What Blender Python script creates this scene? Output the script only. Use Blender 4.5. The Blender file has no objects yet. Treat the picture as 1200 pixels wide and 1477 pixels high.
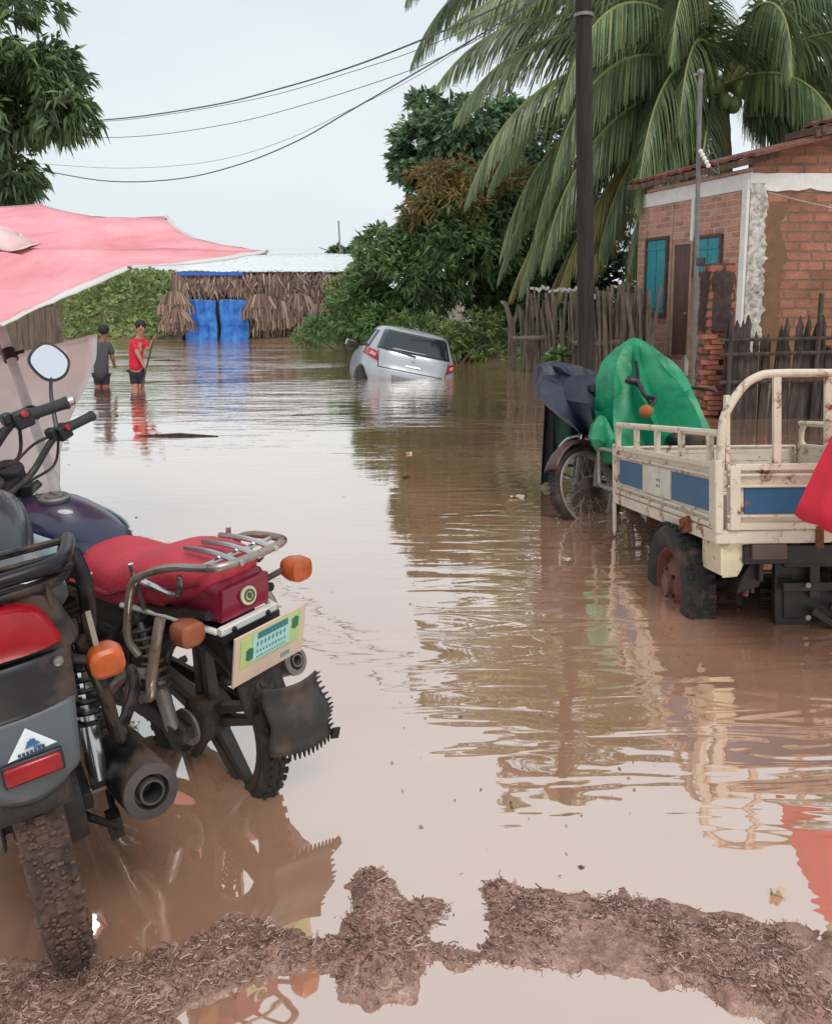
import bpy, math, random
from mathutils import Vector as V, Matrix, noise
random.seed(7)
R = math.radians
S = bpy.context.scene
COL = S.collection
# ------------------------------------------------------------------ camera maths
CAMZ = 1.4; F = 1200.0; PITCH = R(8); PY0 = 435 + F*math.tan(PITCH)
FW = V((0, math.cos(PITCH), -math.sin(PITCH))); UPV = V((0, math.sin(PITCH), math.cos(PITCH)))
def ray(px, py): return V((1,0,0))*((px-600)/F) + UPV*(-(py-PY0)/F) + FW
def P(px, py, Y):
    r = ray(px, py); return V((0,0,CAMZ)) + r*(Y/r.y)
def W(px, py, z=0.0):
    r = ray(px, py); return V((0,0,CAMZ)) + r*((z-CAMZ)/r.z)
# ------------------------------------------------------------------ mesh builder
def cat(pts, n=6, closed=False):
    pts = [V(p) for p in pts]; out = []; N = len(pts)
    segs = N if closed else N-1
    for i in range(segs):
        if closed: a,b,c,d = pts[(i-1)%N],pts[i],pts[(i+1)%N],pts[(i+2)%N]
        else: a,b,c,d = pts[max(i-1,0)],pts[i],pts[i+1],pts[min(i+2,N-1)]
        for k in range(n):
            t=k/n; out.append(0.5*((2*b)+(c-a)*t+(2*a-5*b+4*c-d)*t*t+(3*b-a-3*c+d)*t**3))
    if not closed: out.append(pts[-1])
    return out
def frame(d, up=V((0,0,1))):
    d = V(d).normalized()
    if abs(d.dot(up)) > .98: up = V((1,0,0))
    s = d.cross(up).normalized(); u = s.cross(d).normalized()
    return s, u
def rl(r,t):
    f=t*(len(r)-1); i=min(int(f),len(r)-2); return r[i]+(r[i+1]-r[i])*(f-i)
class MB:
    def __init__(s): s.v=[]; s.f=[]; s.M=Matrix.Identity(4)
    def vert(s,p): s.v.append(s.M @ V(p)); return len(s.v)-1
    def quad(s,*ps): s.f.append([s.vert(p) for p in ps])
    def box(s, c, size, rot=None, taper=1.0):
        c=V(c); hx,hy,hz=[q/2 for q in size]; m=rot.to_matrix() if hasattr(rot,'to_matrix') else (rot or Matrix.Identity(3))
        idx=[]
        for z in (-hz,hz):
            k=taper if z>0 else 1
            for x,y in ((-hx,-hy),(hx,-hy),(hx,hy),(-hx,hy)): idx.append(s.vert(c+m@V((x*k,y*k,z))))
        a=idx
        s.f += [[a[3],a[2],a[1],a[0]],[a[4],a[5],a[6],a[7]],[a[0],a[1],a[5],a[4]],[a[1],a[2],a[6],a[5]],[a[2],a[3],a[7],a[6]],[a[3],a[0],a[4],a[7]]]
        return s
    def bar(s, p, q, w, h, up=V((0,0,1))):      # rectangular bar between two points
        p=V(p); q=V(q); sd,u=frame(q-p,up); a=[]
        for c in (p,q):
            for i,j in ((-1,-1),(1,-1),(1,1),(-1,1)): a.append(s.vert(c+sd*(w/2*i)+u*(h/2*j)))
        s.f += [[a[0],a[1],a[2],a[3]],[a[7],a[6],a[5],a[4]],[a[0],a[4],a[5],a[1]],[a[1],a[5],a[6],a[2]],[a[2],a[6],a[7],a[3]],[a[3],a[7],a[4],a[0]]]
        return s
    def loft(s, rings, closed=True, caps=True, loop=False):
        ids=[[s.vert(p) for p in r] for r in rings]; n=len(ids[0])
        m=len(ids) if loop else len(ids)-1
        for i in range(m):
            a,b=ids[i],ids[(i+1)%len(ids)]
            for j in range(n if closed else n-1):
                k=(j+1)%n; s.f.append([a[j],a[k],b[k],b[j]])
        if caps and closed and not loop: s.f.append(ids[0][::-1]); s.f.append(ids[-1][:])
        return s
    def tube(s, pts, r, seg=8, smooth=0, closed=False, caps=True):
        if smooth: pts=cat(pts,smooth,closed)
        pts=[V(p) for p in pts]; N=len(pts); rings=[]; pu=V((0,0,1))
        for i,p in enumerate(pts):
            if closed: d=pts[(i+1)%N]-pts[i-1]
            else: d=pts[min(i+1,N-1)]-pts[max(i-1,0)]
            d.normalize()
            if i==0: sd,pu=frame(d)
            else:
                pu=(pu-d*pu.dot(d)); pu=pu.normalized() if pu.length>1e-5 else frame(d)[1]; sd=d.cross(pu)
            rr=r(i/(N-1)) if callable(r) else (rl(r,i/(N-1)) if isinstance(r,(list,tuple)) else r)
            rings.append([p+(sd*math.cos(a)+pu*math.sin(a))*rr for a in [2*math.pi*k/seg for k in range(seg)]])
        return s.loft(rings, True, caps, closed)
    def lathe(s, prof, o, ax, seg=24, caps=True, start=0, full=True, ang=2*math.pi):   # prof: (radius, along)
        o=V(o); ax=V(ax).normalized(); sd,u=frame(ax); rings=[]
        n=seg if full else seg+1
        for k in range(n):
            a=start+ang*k/seg; d=sd*math.cos(a)+u*math.sin(a)
            rings.append([o+ax*h+d*r for r,h in prof])
        ids=[[s.vert(p) for p in r] for r in rings]; m=len(prof)
        for k in range(seg):
            A,B=ids[k],ids[(k+1)%n]
            for j in range(m-1): s.f.append([A[j],A[j+1],B[j+1],B[j]])
        if full and caps:
            if prof[0][0]>1e-4 and prof[0]!=prof[-1]: s.f.append([i[0] for i in ids])
            if prof[-1][0]>1e-4 and prof[0]!=prof[-1]: s.f.append([i[-1] for i in ids][::-1])
        return s
    def prism(s, poly, n, th, closed=True):     # planar polygon thickened along n
        poly=[V(p) for p in poly]; n=V(n).normalized()*th
        a=[s.vert(p) for p in poly]; b=[s.vert(p+n) for p in poly]; k=len(poly)
        s.f.append(a[::-1]); s.f.append(b)
        for i in range(k): j=(i+1)%k; s.f.append([a[i],a[j],b[j],b[i]])
        return s
    def ball(s, c, r, seg=10, rg=7):
        c=V(c); r=V(r) if not isinstance(r,(int,float)) else V((r,r,r)); rings=[]
        for i in range(1,rg):
            t=math.pi*i/rg
            rings.append([c+V((r.x*math.sin(t)*math.cos(a),r.y*math.sin(t)*math.sin(a),-r.z*math.cos(t))) for a in [2*math.pi*k/seg for k in range(seg)]])
        return s.loft(rings)
    def grid(s, fn, nu, nv):
        ids=[[s.vert(fn(i/nu,j/nv)) for j in range(nv+1)] for i in range(nu+1)]
        for i in range(nu):
            for j in range(nv): s.f.append([ids[i][j],ids[i+1][j],ids[i+1][j+1],ids[i][j+1]])
        return s
    def secs(s, st, seg=16, e=2.5):             # body loft along x: (x, halfwidth, z0, z1[, y0])
        rings=[]
        for q in st:
            x,w,z0,z1=q[:4]; y0=q[4] if len(q)>4 else 0; zc=(z0+z1)/2; h=(z1-z0)/2; r=[]
            for k in range(seg):
                a=2*math.pi*(k+.5)/seg; c,t=math.cos(a),math.sin(a)
                r.append(V((x, y0+w*math.copysign(abs(c)**(2/e),c), zc+h*math.copysign(abs(t)**(2/e),t))))
            rings.append(r)
        return s.loft(rings)
    def build(s, name, mat, parent=None, smooth=True, bevel=0, sub=0, solid=0, angle=40):
        me=bpy.data.meshes.new(name); me.from_pydata([tuple(p) for p in s.v],[],s.f)
        me.validate()
        import bmesh
        bm=bmesh.new(); bm.from_mesh(me); bmesh.ops.recalc_face_normals(bm, faces=bm.faces) if len(bm.faces)<60000 and s.recalc else None; bm.to_mesh(me); bm.free()
        o=bpy.data.objects.new(name, me); COL.objects.link(o)
        if mat: me.materials.append(mat)
        if smooth:
            me.polygons.foreach_set('use_smooth',[True]*len(me.polygons))
            if not sub: me.set_sharp_from_angle(angle=R(angle))
        if solid: m=o.modifiers.new('sol','SOLIDIFY'); m.thickness=solid; m.offset=0
        if bevel: m=o.modifiers.new('bev','BEVEL'); m.width=bevel; m.segments=2; m.limit_method='ANGLE'
        if sub: m=o.modifiers.new('sub','SUBSURF'); m.levels=sub; m.render_levels=sub
        if parent: o.parent=parent
        return o
    recalc=True
def thing(name, label, cat_, loc=(0,0,0), rot=(0,0,0), group=None):
    o=bpy.data.objects.new(name,None); COL.objects.link(o); o.location=loc; o.rotation_euler=rot
    return tag(o,label,cat_,group)
def tag(o,label,cat_,group=None,kind=None):
    if label: o['label']=label
    if cat_: o['category']=cat_
    if group: o['group']=group
    if kind: o['kind']=kind
    return o
def lab(o,l): o['label']=l; return o
# ------------------------------------------------------------------ materials
def lin(c):
    return tuple(((x/255)/12.92 if x/255<=.04045 else ((x/255+.055)/1.055)**2.4) for x in c)
class NT:
    def __init__(s,name):
        s.m=bpy.data.materials.new(name); s.m.use_nodes=True; s.t=s.m.node_tree; s.N=s.t.nodes; s.b=s.N['Principled BSDF']; s.out=s.N['Material Output']
    def n(s,t,**k):
        x=s.N.new(t)
        for a,b in k.items():
            if a in x.inputs: x.inputs[a].default_value=b
            else: setattr(x,a,b)
        return x
    def l(s,a,b): s.t.links.new(a,b)
    def coord(s,kind='Object',scale=(1,1,1),rot=(0,0,0)):
        c=s.n('ShaderNodeTexCoord'); m=s.n('ShaderNodeMapping'); m.inputs['Scale'].default_value=scale; m.inputs['Rotation'].default_value=rot
        s.l(c.outputs[kind],m.inputs[0]); return m.outputs[0]
    def noise(s,vec,scale=5,detail=6,rough=.6,dist=0):
        x=s.n('ShaderNodeTexNoise'); x.inputs['Scale'].default_value=scale; x.inputs['Detail'].default_value=detail; x.inputs['Roughness'].default_value=rough; x.inputs['Distortion'].default_value=dist
        s.l(vec,x.inputs['Vector']); return x.outputs['Fac']
    def ramp(s,fac,stops):
        r=s.n('ShaderNodeValToRGB'); s.l(fac,r.inputs[0]); e=r.color_ramp.elements
        while len(e)<len(stops): e.new(.5)
        for q,(p,c) in zip(e,stops): q.position=p; q.color=(*c,1) if len(c)==3 else c
        return r.outputs[0]
    def mix(s,f,a,b,mode='MIX'):
        x=s.n('ShaderNodeMixRGB'); x.blend_type=mode
        for sock,v in zip(x.inputs,(f,a,b)):
            if hasattr(v,'is_output'): s.l(v,sock)
            elif isinstance(v,(int,float)): sock.default_value=v
            else: sock.default_value=(*v,1)
        return x.outputs[0]
    def math(s,op,a,b=0,clamp=False):
        x=s.n('ShaderNodeMath'); x.operation=op; x.use_clamp=clamp
        for sock,v in zip(x.inputs,(a,b)):
            if hasattr(v,'is_output'): s.l(v,sock)
            else: sock.default_value=v
        return x.outputs[0]
    def bump(s,h,strength=.3,dist=.01,normal=None):
        x=s.n('ShaderNodeBump'); x.inputs['Strength'].default_value=strength; x.inputs['Distance'].default_value=dist; s.l(h,x.inputs['Height'])
        if normal: s.l(normal,x.inputs['Normal'])
        s.l(x.outputs[0],s.b.inputs['Normal']); return x.outputs[0]
MUD=lin((122,92,74))
def mat(name,col,rough=.5,metal=0,var=.25,scale=6,bump=0,bscale=40,dirt=0,dcol=None,dscale=5,spec=.5,coat=0,stretch=(1,1,1),rust=0,two=None):
    t=NT(name); col=lin(col); v=t.coord('Object',stretch)
    n=t.noise(v,scale)
    c=t.ramp(n,[(.3,tuple(x*(1-var) for x in col)),(.7,tuple(min(1,x*(1+var*.7)) for x in (lin(two) if two else col)))])
    if rust:
        f=t.ramp(t.noise(v,dscale*2.3,8,.7),[(.62-rust*.25,(0,0,0)),(.70-rust*.2,(1,1,1))])
        c=t.mix(f,c,t.ramp(t.noise(v,40),[(.3,lin((92,44,26))),(.7,lin((150,86,52)))]))
    r=rough
    if dirt:
        f=t.ramp(t.noise(v,dscale,8,.65),[(.68-dirt*.45,(0,0,0)),(.95-dirt*.45,(1,1,1))])
        c=t.mix(f,c,lin(dcol) if dcol else MUD); mr=t.n('ShaderNodeMapRange'); t.l(f,mr.inputs[0]); mr.inputs[3].default_value=rough; mr.inputs[4].default_value=.85; r=mr.outputs[0]
        if metal: t.l(t.math('MULTIPLY',t.math('SUBTRACT',1,f),metal),t.b.inputs['Metallic'])
    t.l(c,t.b.inputs['Base Color'])
    if hasattr(r,'is_output'): t.l(r,t.b.inputs['Roughness'])
    else:
        rr=t.n('ShaderNodeMapRange'); t.l(t.noise(v,scale*3),rr.inputs[0]); rr.inputs[3].default_value=max(.02,rough-.1); rr.inputs[4].default_value=min(1,rough+.1); t.l(rr.outputs[0],t.b.inputs['Roughness'])
    if not(dirt and metal): t.b.inputs['Metallic'].default_value=metal
    t.b.inputs['Specular IOR Level'].default_value=spec
    t.b.inputs['Coat Weight'].default_value=coat
    if bump: t.bump(t.noise(v,bscale,6,.65),bump,.01)
    return t.m
def leafmat(name,c1,c2,c3=None,trans=.25,rough=.45):
    t=NT(name); g=t.n('ShaderNodeNewGeometry'); stops=[(0,lin(c1)),(.6,lin(c2)),(1,lin(c3 or c2))]
    c=t.ramp(g.outputs['Random Per Island'],stops)
    n=t.noise(t.coord('Object'),.9,3)
    c=t.mix(1,c,t.ramp(n,[(.3,(.62,.62,.62)),(.7,(1.15,1.15,1.0))]),'MULTIPLY')
    t.l(c,t.b.inputs['Base Color']); t.b.inputs['Roughness'].default_value=rough
    tr=t.n('ShaderNodeBsdfTranslucent'); t.l(c,tr.inputs[0]); mx=t.n('ShaderNodeMixShader'); mx.inputs[0].default_value=trans
    t.l(t.b.outputs[0],mx.inputs[1]); t.l(tr.outputs[0],mx.inputs[2]); t.l(mx.outputs[0],t.out.inputs[0]); return t.m
def bark(name,c1,c2,sz=8):
    return mat(name,c1,.9,var=.4,scale=sz,bump=.8,bscale=25,stretch=(1,1,.25),two=c2)
def brick(name,w=.24,h=.085,c1=(150,98,76),c2=(122,76,60),mor=(150,135,122),ms=.012,rough=.9,dark=.4):
    t=NT(name); c=t.n('ShaderNodeTexCoord'); sp=t.n('ShaderNodeSeparateXYZ'); cb=t.n('ShaderNodeCombineXYZ')
    t.l(c.outputs['Object'],sp.inputs[0]); t.l(t.math('ADD',sp.outputs[0],sp.outputs[1]),cb.inputs[0]); t.l(sp.outputs[2],cb.inputs[1])
    ds=t.n('ShaderNodeTexNoise'); ds.inputs['Scale'].default_value=6; t.l(cb.outputs[0],ds.inputs['Vector'])
    vv=t.n('ShaderNodeVectorMath',operation='MULTIPLY_ADD'); t.l(ds.outputs['Color'],vv.inputs[0]); vv.inputs[1].default_value=(.03,.03,0); t.l(cb.outputs[0],vv.inputs[2])
    b=t.n('ShaderNodeTexBrick'); t.l(vv.outputs[0],b.inputs['Vector'])
    for k,x in (('Color1',(*lin(c1),1)),('Color2',(*lin(c2),1)),('Mortar',(*lin(mor),1)),('Scale',1),('Mortar Size',ms),('Mortar Smooth',.3),('Brick Width',w),('Row Height',h)): b.inputs[k].default_value=x
    n=t.noise(cb.outputs[0],2.2,8,.7); n2=t.noise(cb.outputs[0],25,4,.7)
    col=t.mix(dark,b.outputs[0],t.ramp(n,[(.35,(.45,.42,.40)),(.65,(1.2,1.15,1.1))]),'MULTIPLY')
    col=t.mix(.6,col,t.ramp(n2,[(.3,(.6,.6,.6)),(.7,(1.25,1.25,1.25))]),'MULTIPLY')
    t.l(col,t.b.inputs['Base Color']); t.b.inputs['Roughness'].default_value=rough
    hh=t.math('ADD',t.math('MULTIPLY',b.outputs[1],-1),t.math('MULTIPLY',n2,.5)); t.bump(hh,.9,.015); return t.m
def cloth(name,col,rough=.55,two=None,var=.15,bump=.25,trans=0,spec=.4):
    m=mat(name,col,rough,var=var,scale=2.5,bump=bump,bscale=9,two=two,spec=spec)
    if trans:
        t=m.node_tree; b=t.nodes['Principled BSDF']; o=t.nodes['Material Output']; tr=t.nodes.new('ShaderNodeBsdfTranslucent'); tr.inputs[0].default_value=(*lin(col),1)
        mx=t.nodes.new('ShaderNodeMixShader'); mx.inputs[0].default_value=trans; t.links.new(b.outputs[0],mx.inputs[1]); t.links.new(tr.outputs[0],mx.inputs[2]); t.links.new(mx.outputs[0],o.inputs[0])
    return m
M={}
M['black']=mat('black_plastic',(34,36,40),.42,var=.2,dirt=.35,dscale=4)
M['blackmetal']=mat('black_metal',(26,27,30),.38,.3,dirt=.4,dscale=5)
M['mudblack']=mat('muddy_black',(34,31,30),.55,dirt=.42,dcol=(92,72,60),dscale=7,bump=.5,bscale=60)
M['grey']=mat('grey_plastic',(98,104,108),.45,var=.15,dirt=.15,dscale=6)
M['tyre']=mat('tyre_rubber',(36,34,34),.75,dirt=.4,dscale=7,bump=.4,bscale=60)
M['mudtyre']=mat('muddy_tyre',(72,58,50),.75,var=.45,scale=14,dirt=.6,dcol=(108,80,66),dscale=11,bump=1,bscale=35)
M['chrome']=mat('chrome',(205,205,205),.18,.95,dirt=.25,dscale=7,dcol=(120,95,80))
M['alu']=mat('dull_aluminium',(140,138,134),.45,.7,dirt=.45,dscale=8)
M['rail']=mat('worn_steel_rail',(170,160,150),.35,.75,dirt=.4,dscale=6,dcol=(110,80,62),rust=.2)
M['seatred']=mat('red_vinyl',(190,56,70),.58,var=.2,scale=5,bump=.35,bscale=60,dirt=.22,dcol=(196,130,122),dscale=5)
M['redpaint']=mat('red_paint',(132,30,52),.38,coat=.15,var=.2,dirt=.28,dcol=(120,80,74))
M['navy']=mat('navy_paint',(32,34,62),.3,coat=.4,var=.15,dirt=.2,dscale=3,dcol=(90,84,90))
M['orange']=mat('amber_lens',(186,88,42),.35,var=.35,scale=22,dirt=.3,dscale=12)
M['redlens']=mat('red_lens',(160,14,24),.28,var=.3,scale=14,coat=.3,dirt=.12,dscale=9)
M['white']=mat('white_enamel',(225,222,215),.5,var=.06,dirt=.15)
M['engine']=mat('muddy_engine',(66,60,57),.6,.3,dirt=.5,dscale=9,bump=.5,bscale=50)
M['mirror']=mat('mirror_glass',(235,238,240),.03,1.0,var=.0)
M['palewood']=mat('pale_board',(214,190,168),.7,var=.1,dirt=.15)
M['bedpaint']=mat('rusty_cream_paint',(214,200,180),.55,var=.12,dirt=.22,dcol=(160,128,104),dscale=6,rust=.3,bump=.2)
M['bedblue']=mat('blue_stripe_paint',(34,86,124),.5,var=.12,dirt=.1,rust=.12)
M['darkiron']=mat('dark_wet_iron',(44,38,38),.5,.2,dirt=.35,dcol=(84,60,50),dscale=8,bump=.3)
M['skin']=mat('brown_skin',(150,98,76),.5,var=.1)
M['skinfair']=mat('tan_skin',(176,124,100),.5,var=.1)
M['hair']=mat('black_hair',(26,22,22),.6,bump=.6,bscale=120)
EXPO=.15; WA=.03; WB=.009; WF=.45; NSTRAW=23000
# ------------------------------------------------------------------ camera, light
cam=bpy.data.cameras.new('camera'); co=bpy.data.objects.new('camera',cam); COL.objects.link(co); S.camera=co
co.location=(0,0,CAMZ); co.rotation_euler=(R(90)-PITCH,0,0); cam.sensor_fit='HORIZONTAL'; cam.sensor_width=36; cam.lens=36
cam.shift_y=-(738.5-PY0)/1200; cam.clip_start=.05; cam.clip_end=3000
S.view_settings.view_transform='Standard'; S.view_settings.look='None'; S.view_settings.exposure=EXPO
w=bpy.data.worlds.new('World'); S.world=w; w.use_nodes=True; nt=w.node_tree; bg=nt.nodes['Background']
sky=nt.nodes.new('ShaderNodeTexSky'); sky.sky_type='NISHITA'; sky.sun_disc=False; SUN_EL=R(55); SUN_AZ=R(155)
sky.sun_elevation=SUN_EL; sky.sun_rotation=SUN_AZ; sky.air_density=1; sky.dust_density=4
tc=nt.nodes.new('ShaderNodeTexCoord'); mp=nt.nodes.new('ShaderNodeMapping'); mp.inputs['Scale'].default_value=(1.2,1.2,4); nt.links.new(tc.outputs['Generated'],mp.inputs[0])
nz=nt.nodes.new('ShaderNodeTexNoise'); nz.inputs['Scale'].default_value=1.4; nz.inputs['Detail'].default_value=6; nt.links.new(mp.outputs[0],nz.inputs['Vector'])
cr=nt.nodes.new('ShaderNodeValToRGB'); e=cr.color_ramp.elements; e[0].position=.3; e[0].color=(6.6,7.5,8.05,1); e[1].position=.7; e[1].color=(7.9,8.5,8.8,1); nt.links.new(nz.outputs[0],cr.inputs[0])
mx=nt.nodes.new('ShaderNodeMixRGB'); mx.inputs[0].default_value=.93; nt.links.new(sky.outputs[0],mx.inputs[1]); nt.links.new(cr.outputs[0],mx.inputs[2])
nt.links.new(mx.outputs[0],bg.inputs[0]); bg.inputs[1].default_value=.1
sl=bpy.data.lights.new('sun','SUN'); so=bpy.data.objects.new('sun',sl); COL.objects.link(so); sl.energy=1.5; sl.angle=R(25); sl.color=(1,.96,.9)
so.rotation_euler=(R(90)-SUN_EL,0,R(180)-SUN_AZ)
# ------------------------------------------------------------------ ground
def poly(pts): return [W(*p).xy for p in pts]
MUDP=[poly([(-80,1640),(-80,1405),(60,1398),(150,1388),(250,1365),(300,1345),(350,1315),(395,1335),(440,1362),(490,1352),(515,1262),(545,1258),(580,1300),(650,1300),(640,1335),(600,1350),(660,1375),(700,1372),(712,1335),(705,1300),(690,1268),(750,1282),(800,1300),(850,1290),(900,1288),(1000,1330),(1100,1335),(1300,1360),(1300,1600),(1200,1500),(1120,1468),(1020,1430),(900,1400),(800,1398),(700,1392),(640,1392),(600,1400),(590,1440),(545,1445),(500,1440),(480,1400),(440,1395),(380,1408),(330,1430),(250,1455),(240,1500),(500,1640)])]
def pdist(p,pl):
    inside=False; best=1e9; n=len(pl); x,y=p
    for i in range(n):
        a=pl[i]; b=pl[(i+1)%n]
        if (a.y>y)!=(b.y>y) and x<(b.x-a.x)*(y-a.y)/(b.y-a.y)+a.x: inside=not inside
        dx=b.x-a.x; dy=b.y-a.y; t=max(0,min(1,((x-a.x)*dx+(y-a.y)*dy)/(dx*dx+dy*dy+1e-12)))
        d=math.hypot(x-a.x-dx*t,y-a.y-dy*t); best=min(best,d)
    return best if inside else -best
def sst(a,b,x): t=max(0,min(1,(x-a)/(b-a))); return t*t*(3-2*t)
SHORE=[(9,9.7),(7.2,9.9),(5.2,10.2),(4.1,13.5),(2.6,16.6),(1.4,18.4),(-.5,21.5),(-3.2,25.5),(-4.6,29.5),(-14,31.5),(-14.5,36),(-26,35.5),(-60,34)]
def hgt(x,y):
    if y<3.0:
        if -1.9<x<2.1 and y<2.4:
            d=pdist((x,y),MUDP[0]); nn=noise.noise(V((x*6,y*6,0)))*.05+noise.noise(V((x*17,y*17,3)))*.03
            d+=nn+.024
            z=sst(-.05,.09,d)*.017-.010+noise.noise(V((x*8,y*8,8)))*.006
            if d>-.02: z+=(noise.noise(V((x*15,y*15,1)))*.013+(.5-abs(noise.noise(V((x*34,y*34,5)))))*.014-.005+(.5-abs(noise.noise(V((x*70,y*70,4)))))*.008)*sst(-.02,.03,d)
            if y<.9: z=z*sst(.3,.9,y)+.02*(1-sst(.3,.9,y))
            d0=d
            for cx,cy,h,s in MOUNDS:
                q=((x-cx)**2+(y-cy)**2)/s/s
                if q<4: z+=h*math.exp(-q)*sst(-.02,.05,d0)
            return z
        return -.02-.1*sst(1.4,3,y)
    z=-.12-.3*sst(3,8,y)
    if y>9:
        for (a,b) in zip(SHORE,SHORE[1:]):
            if b[0]<=x<=a[0]:
                t=(x-b[0])/(a[0]-b[0]+1e-9); sy=b[1]+t*(a[1]-b[1]); break
        else: sy=9.7 if x>9 else 34
        d=y-sy+noise.noise(V((x*.8,y*.8,0)))*.4
        rise=sst(-1.5,2,d)*.55+ .02*max(0,min(d,40))
        z=-.42+rise
        if x<-7.5 and d>0: z+=2.1*sst(1,6,d)
        if x>=-7.5 and y>36: z+=1.5*sst(36,44,y)
        if y>60: z=min(z,2.9)
        z+=noise.noise(V((x*.5,y*.5,7)))*.12*sst(0,3,d)
    return z
MOUNDS=[]
for px,py,h,s in ((545,1395,.040,.08),(535,1300,.04,.06),(400,1335,.018,.08),(1000,1400,.014,.2),(780,1320,.014,.1),(1120,1440,.018,.2),(180,1440,.01,.2)):
    q=W(px,py); MOUNDS.append((q.x,q.y,h,s))
xs=[-600,-300,-150,-90]+[-60+i*2 for i in range(20)]+[-20+i*.8 for i in range(22)]
xs=[x for x in xs if x<-2.6]+[-2.5+i*.1 for i in range(9)]+[-1.7+i*.0125 for i in range(int(3.7/.0125)+1)]+[2.2+i*.3 for i in range(14)]+[6.5+i for i in range(20)]+[30,45,70,120,250,600]
ys=[-60,-20,-8,-3,-1,0,.5]+[.8+i*.0125 for i in range(int(1.45/.0125)+1)]+[2.3+i*.15 for i in range(12)]+[4.2+i*.35 for i in range(110)]+[44,48,55,65,80,110,160,300,900]
ys=sorted(set(ys)); xs=sorted(set(xs))
g=MB(); ids=[]
H={}
vs=[]
for y in ys:
    for x in xs: vs.append((x,y,hgt(x,y)))
nx=len(xs); fs=[(j*nx+i,j*nx+i+1,(j+1)*nx+i+1,(j+1)*nx+i) for j in range(len(ys)-1) for i in range(nx-1)]
me=bpy.data.meshes.new('ground'); me.from_pydata(vs,[],fs); me.polygons.foreach_set('use_smooth',[True]*len(fs))
t=NT('wet_mud'); v=t.coord('Object'); n=t.noise(v,14,8,.7); n2=t.noise(v,95,4,.7,1.5); n3=t.noise(v,1.6,5,.6)
c=t.ramp(n,[(.3,lin((120,88,74))),(.5,lin((166,130,114))),(.7,lin((200,168,152)))])
c=t.mix(.7,c,t.ramp(n2,[(.35,(.42,.37,.35)),(.62,(1.3,1.25,1.22))]),'MULTIPLY')
sp=t.n('ShaderNodeSeparateXYZ'); t.l(v,sp.inputs[0]); far=t.n('ShaderNodeMapRange'); t.l(sp.outputs[1],far.inputs[0]); far.inputs[1].default_value=8; far.inputs[2].default_value=12
c=t.mix(far.outputs[0],c,t.ramp(n3,[(.35,lin((96,92,62))),(.65,lin((124,104,76)))]))
t.l(c,t.b.inputs['Base Color']); rr=t.n('ShaderNodeMapRange'); t.l(n,rr.inputs[0]); rr.inputs[1].default_value=.35; rr.inputs[2].default_value=.65; rr.inputs[3].default_value=.16; rr.inputs[4].default_value=.7; t.l(rr.outputs[0],t.b.inputs['Roughness'])
t.bump(t.math('ADD',n,t.math('MULTIPLY',n2,.5)),.8,.012); me.materials.append(t.m)
go=bpy.data.objects.new('ground',me); COL.objects.link(go); tag(go,'muddy brown ground under and around the flood water',None,None,'structure')
# ------------------------------------------------------------------ water
t=NT('flood_water'); t.N.remove(t.b)
geo=t.n('ShaderNodeNewGeometry'); sp=t.n('ShaderNodeSeparateXYZ'); t.l(geo.outputs['Position'],sp.inputs[0])
def mr(x,a,b,c,d,smooth=True):
    m=t.n('ShaderNodeMapRange'); m.interpolation_type='SMOOTHSTEP' if smooth else 'LINEAR'
    t.l(x,m.inputs[0])
    for i,q in enumerate((a,b,c,d)): m.inputs[i+1].default_value=q
    return m.outputs[0]
X,Y=sp.outputs[0],sp.outputs[1]
def nz_(sx,sy,detail=3,rough=.5,dist=0):
    m=t.n('ShaderNodeMapping'); m.inputs['Scale'].default_value=(sx,sy,1); t.l(geo.outputs['Position'],m.inputs[0]); return t.noise(m.outputs[0],1,detail,rough,dist)
patch=mr(nz_(.25,.5,3),.38,.62,.25,1)
a1=t.math('MULTIPLY',t.math('MULTIPLY',mr(Y,5,13,0,1),mr(Y,12,26,1,2.2)),patch)       # wind ripples over the far water
h1=t.math('MULTIPLY',nz_(1.1,4.2,4,.55,.4),t.math('MULTIPLY',a1,WA))
a2=t.math('MULTIPLY',mr(Y,1.7,2.6,.25,1),t.math('MULTIPLY',mr(X,-.35,.7,.12,1),mr(Y,5,8,1,.3)))       # wobble beside the cargo tricycle
h2=t.math('MULTIPLY',nz_(1.5,6.5,2,.4,.8),t.math('MULTIPLY',a2,WB))
h3=t.math('MULTIPLY',nz_(5,9,2,.5),.0006)
hh=t.math('ADD',t.math('ADD',h1,h2),h3)
bp=t.n('ShaderNodeBump'); bp.inputs['Strength'].default_value=1; bp.inputs['Distance'].default_value=1; t.l(hh,bp.inputs['Height'])
df=t.n('ShaderNodeBsdfDiffuse'); col=t.ramp(nz_(.5,.8,5,.6),[(.35,lin((182,136,108))),(.65,lin((198,152,124)))])
t.l(col,df.inputs[0]); gl=t.n('ShaderNodeBsdfGlossy'); gl.inputs['Roughness'].default_value=.02; gl.inputs[0].default_value=(1,.965,.94,1); t.l(bp.outputs[0],gl.inputs['Normal'])
fr=t.n('ShaderNodeFresnel'); fr.inputs[0].default_value=1.6; t.l(bp.outputs[0],fr.inputs['Normal'])
fac=t.n('ShaderNodeMapRange'); t.l(fr.outputs[0],fac.inputs[0]); fac.inputs[1].default_value=.04; fac.inputs[2].default_value=.5; fac.inputs[3].default_value=WF; fac.inputs[4].default_value=.93
ms=t.n('ShaderNodeMixShader'); t.l(fac.outputs[0],ms.inputs[0]); t.l(df.outputs[0],ms.inputs[1]); t.l(gl.outputs[0],ms.inputs[2]); t.l(ms.outputs[0],t.out.inputs[0])
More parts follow.
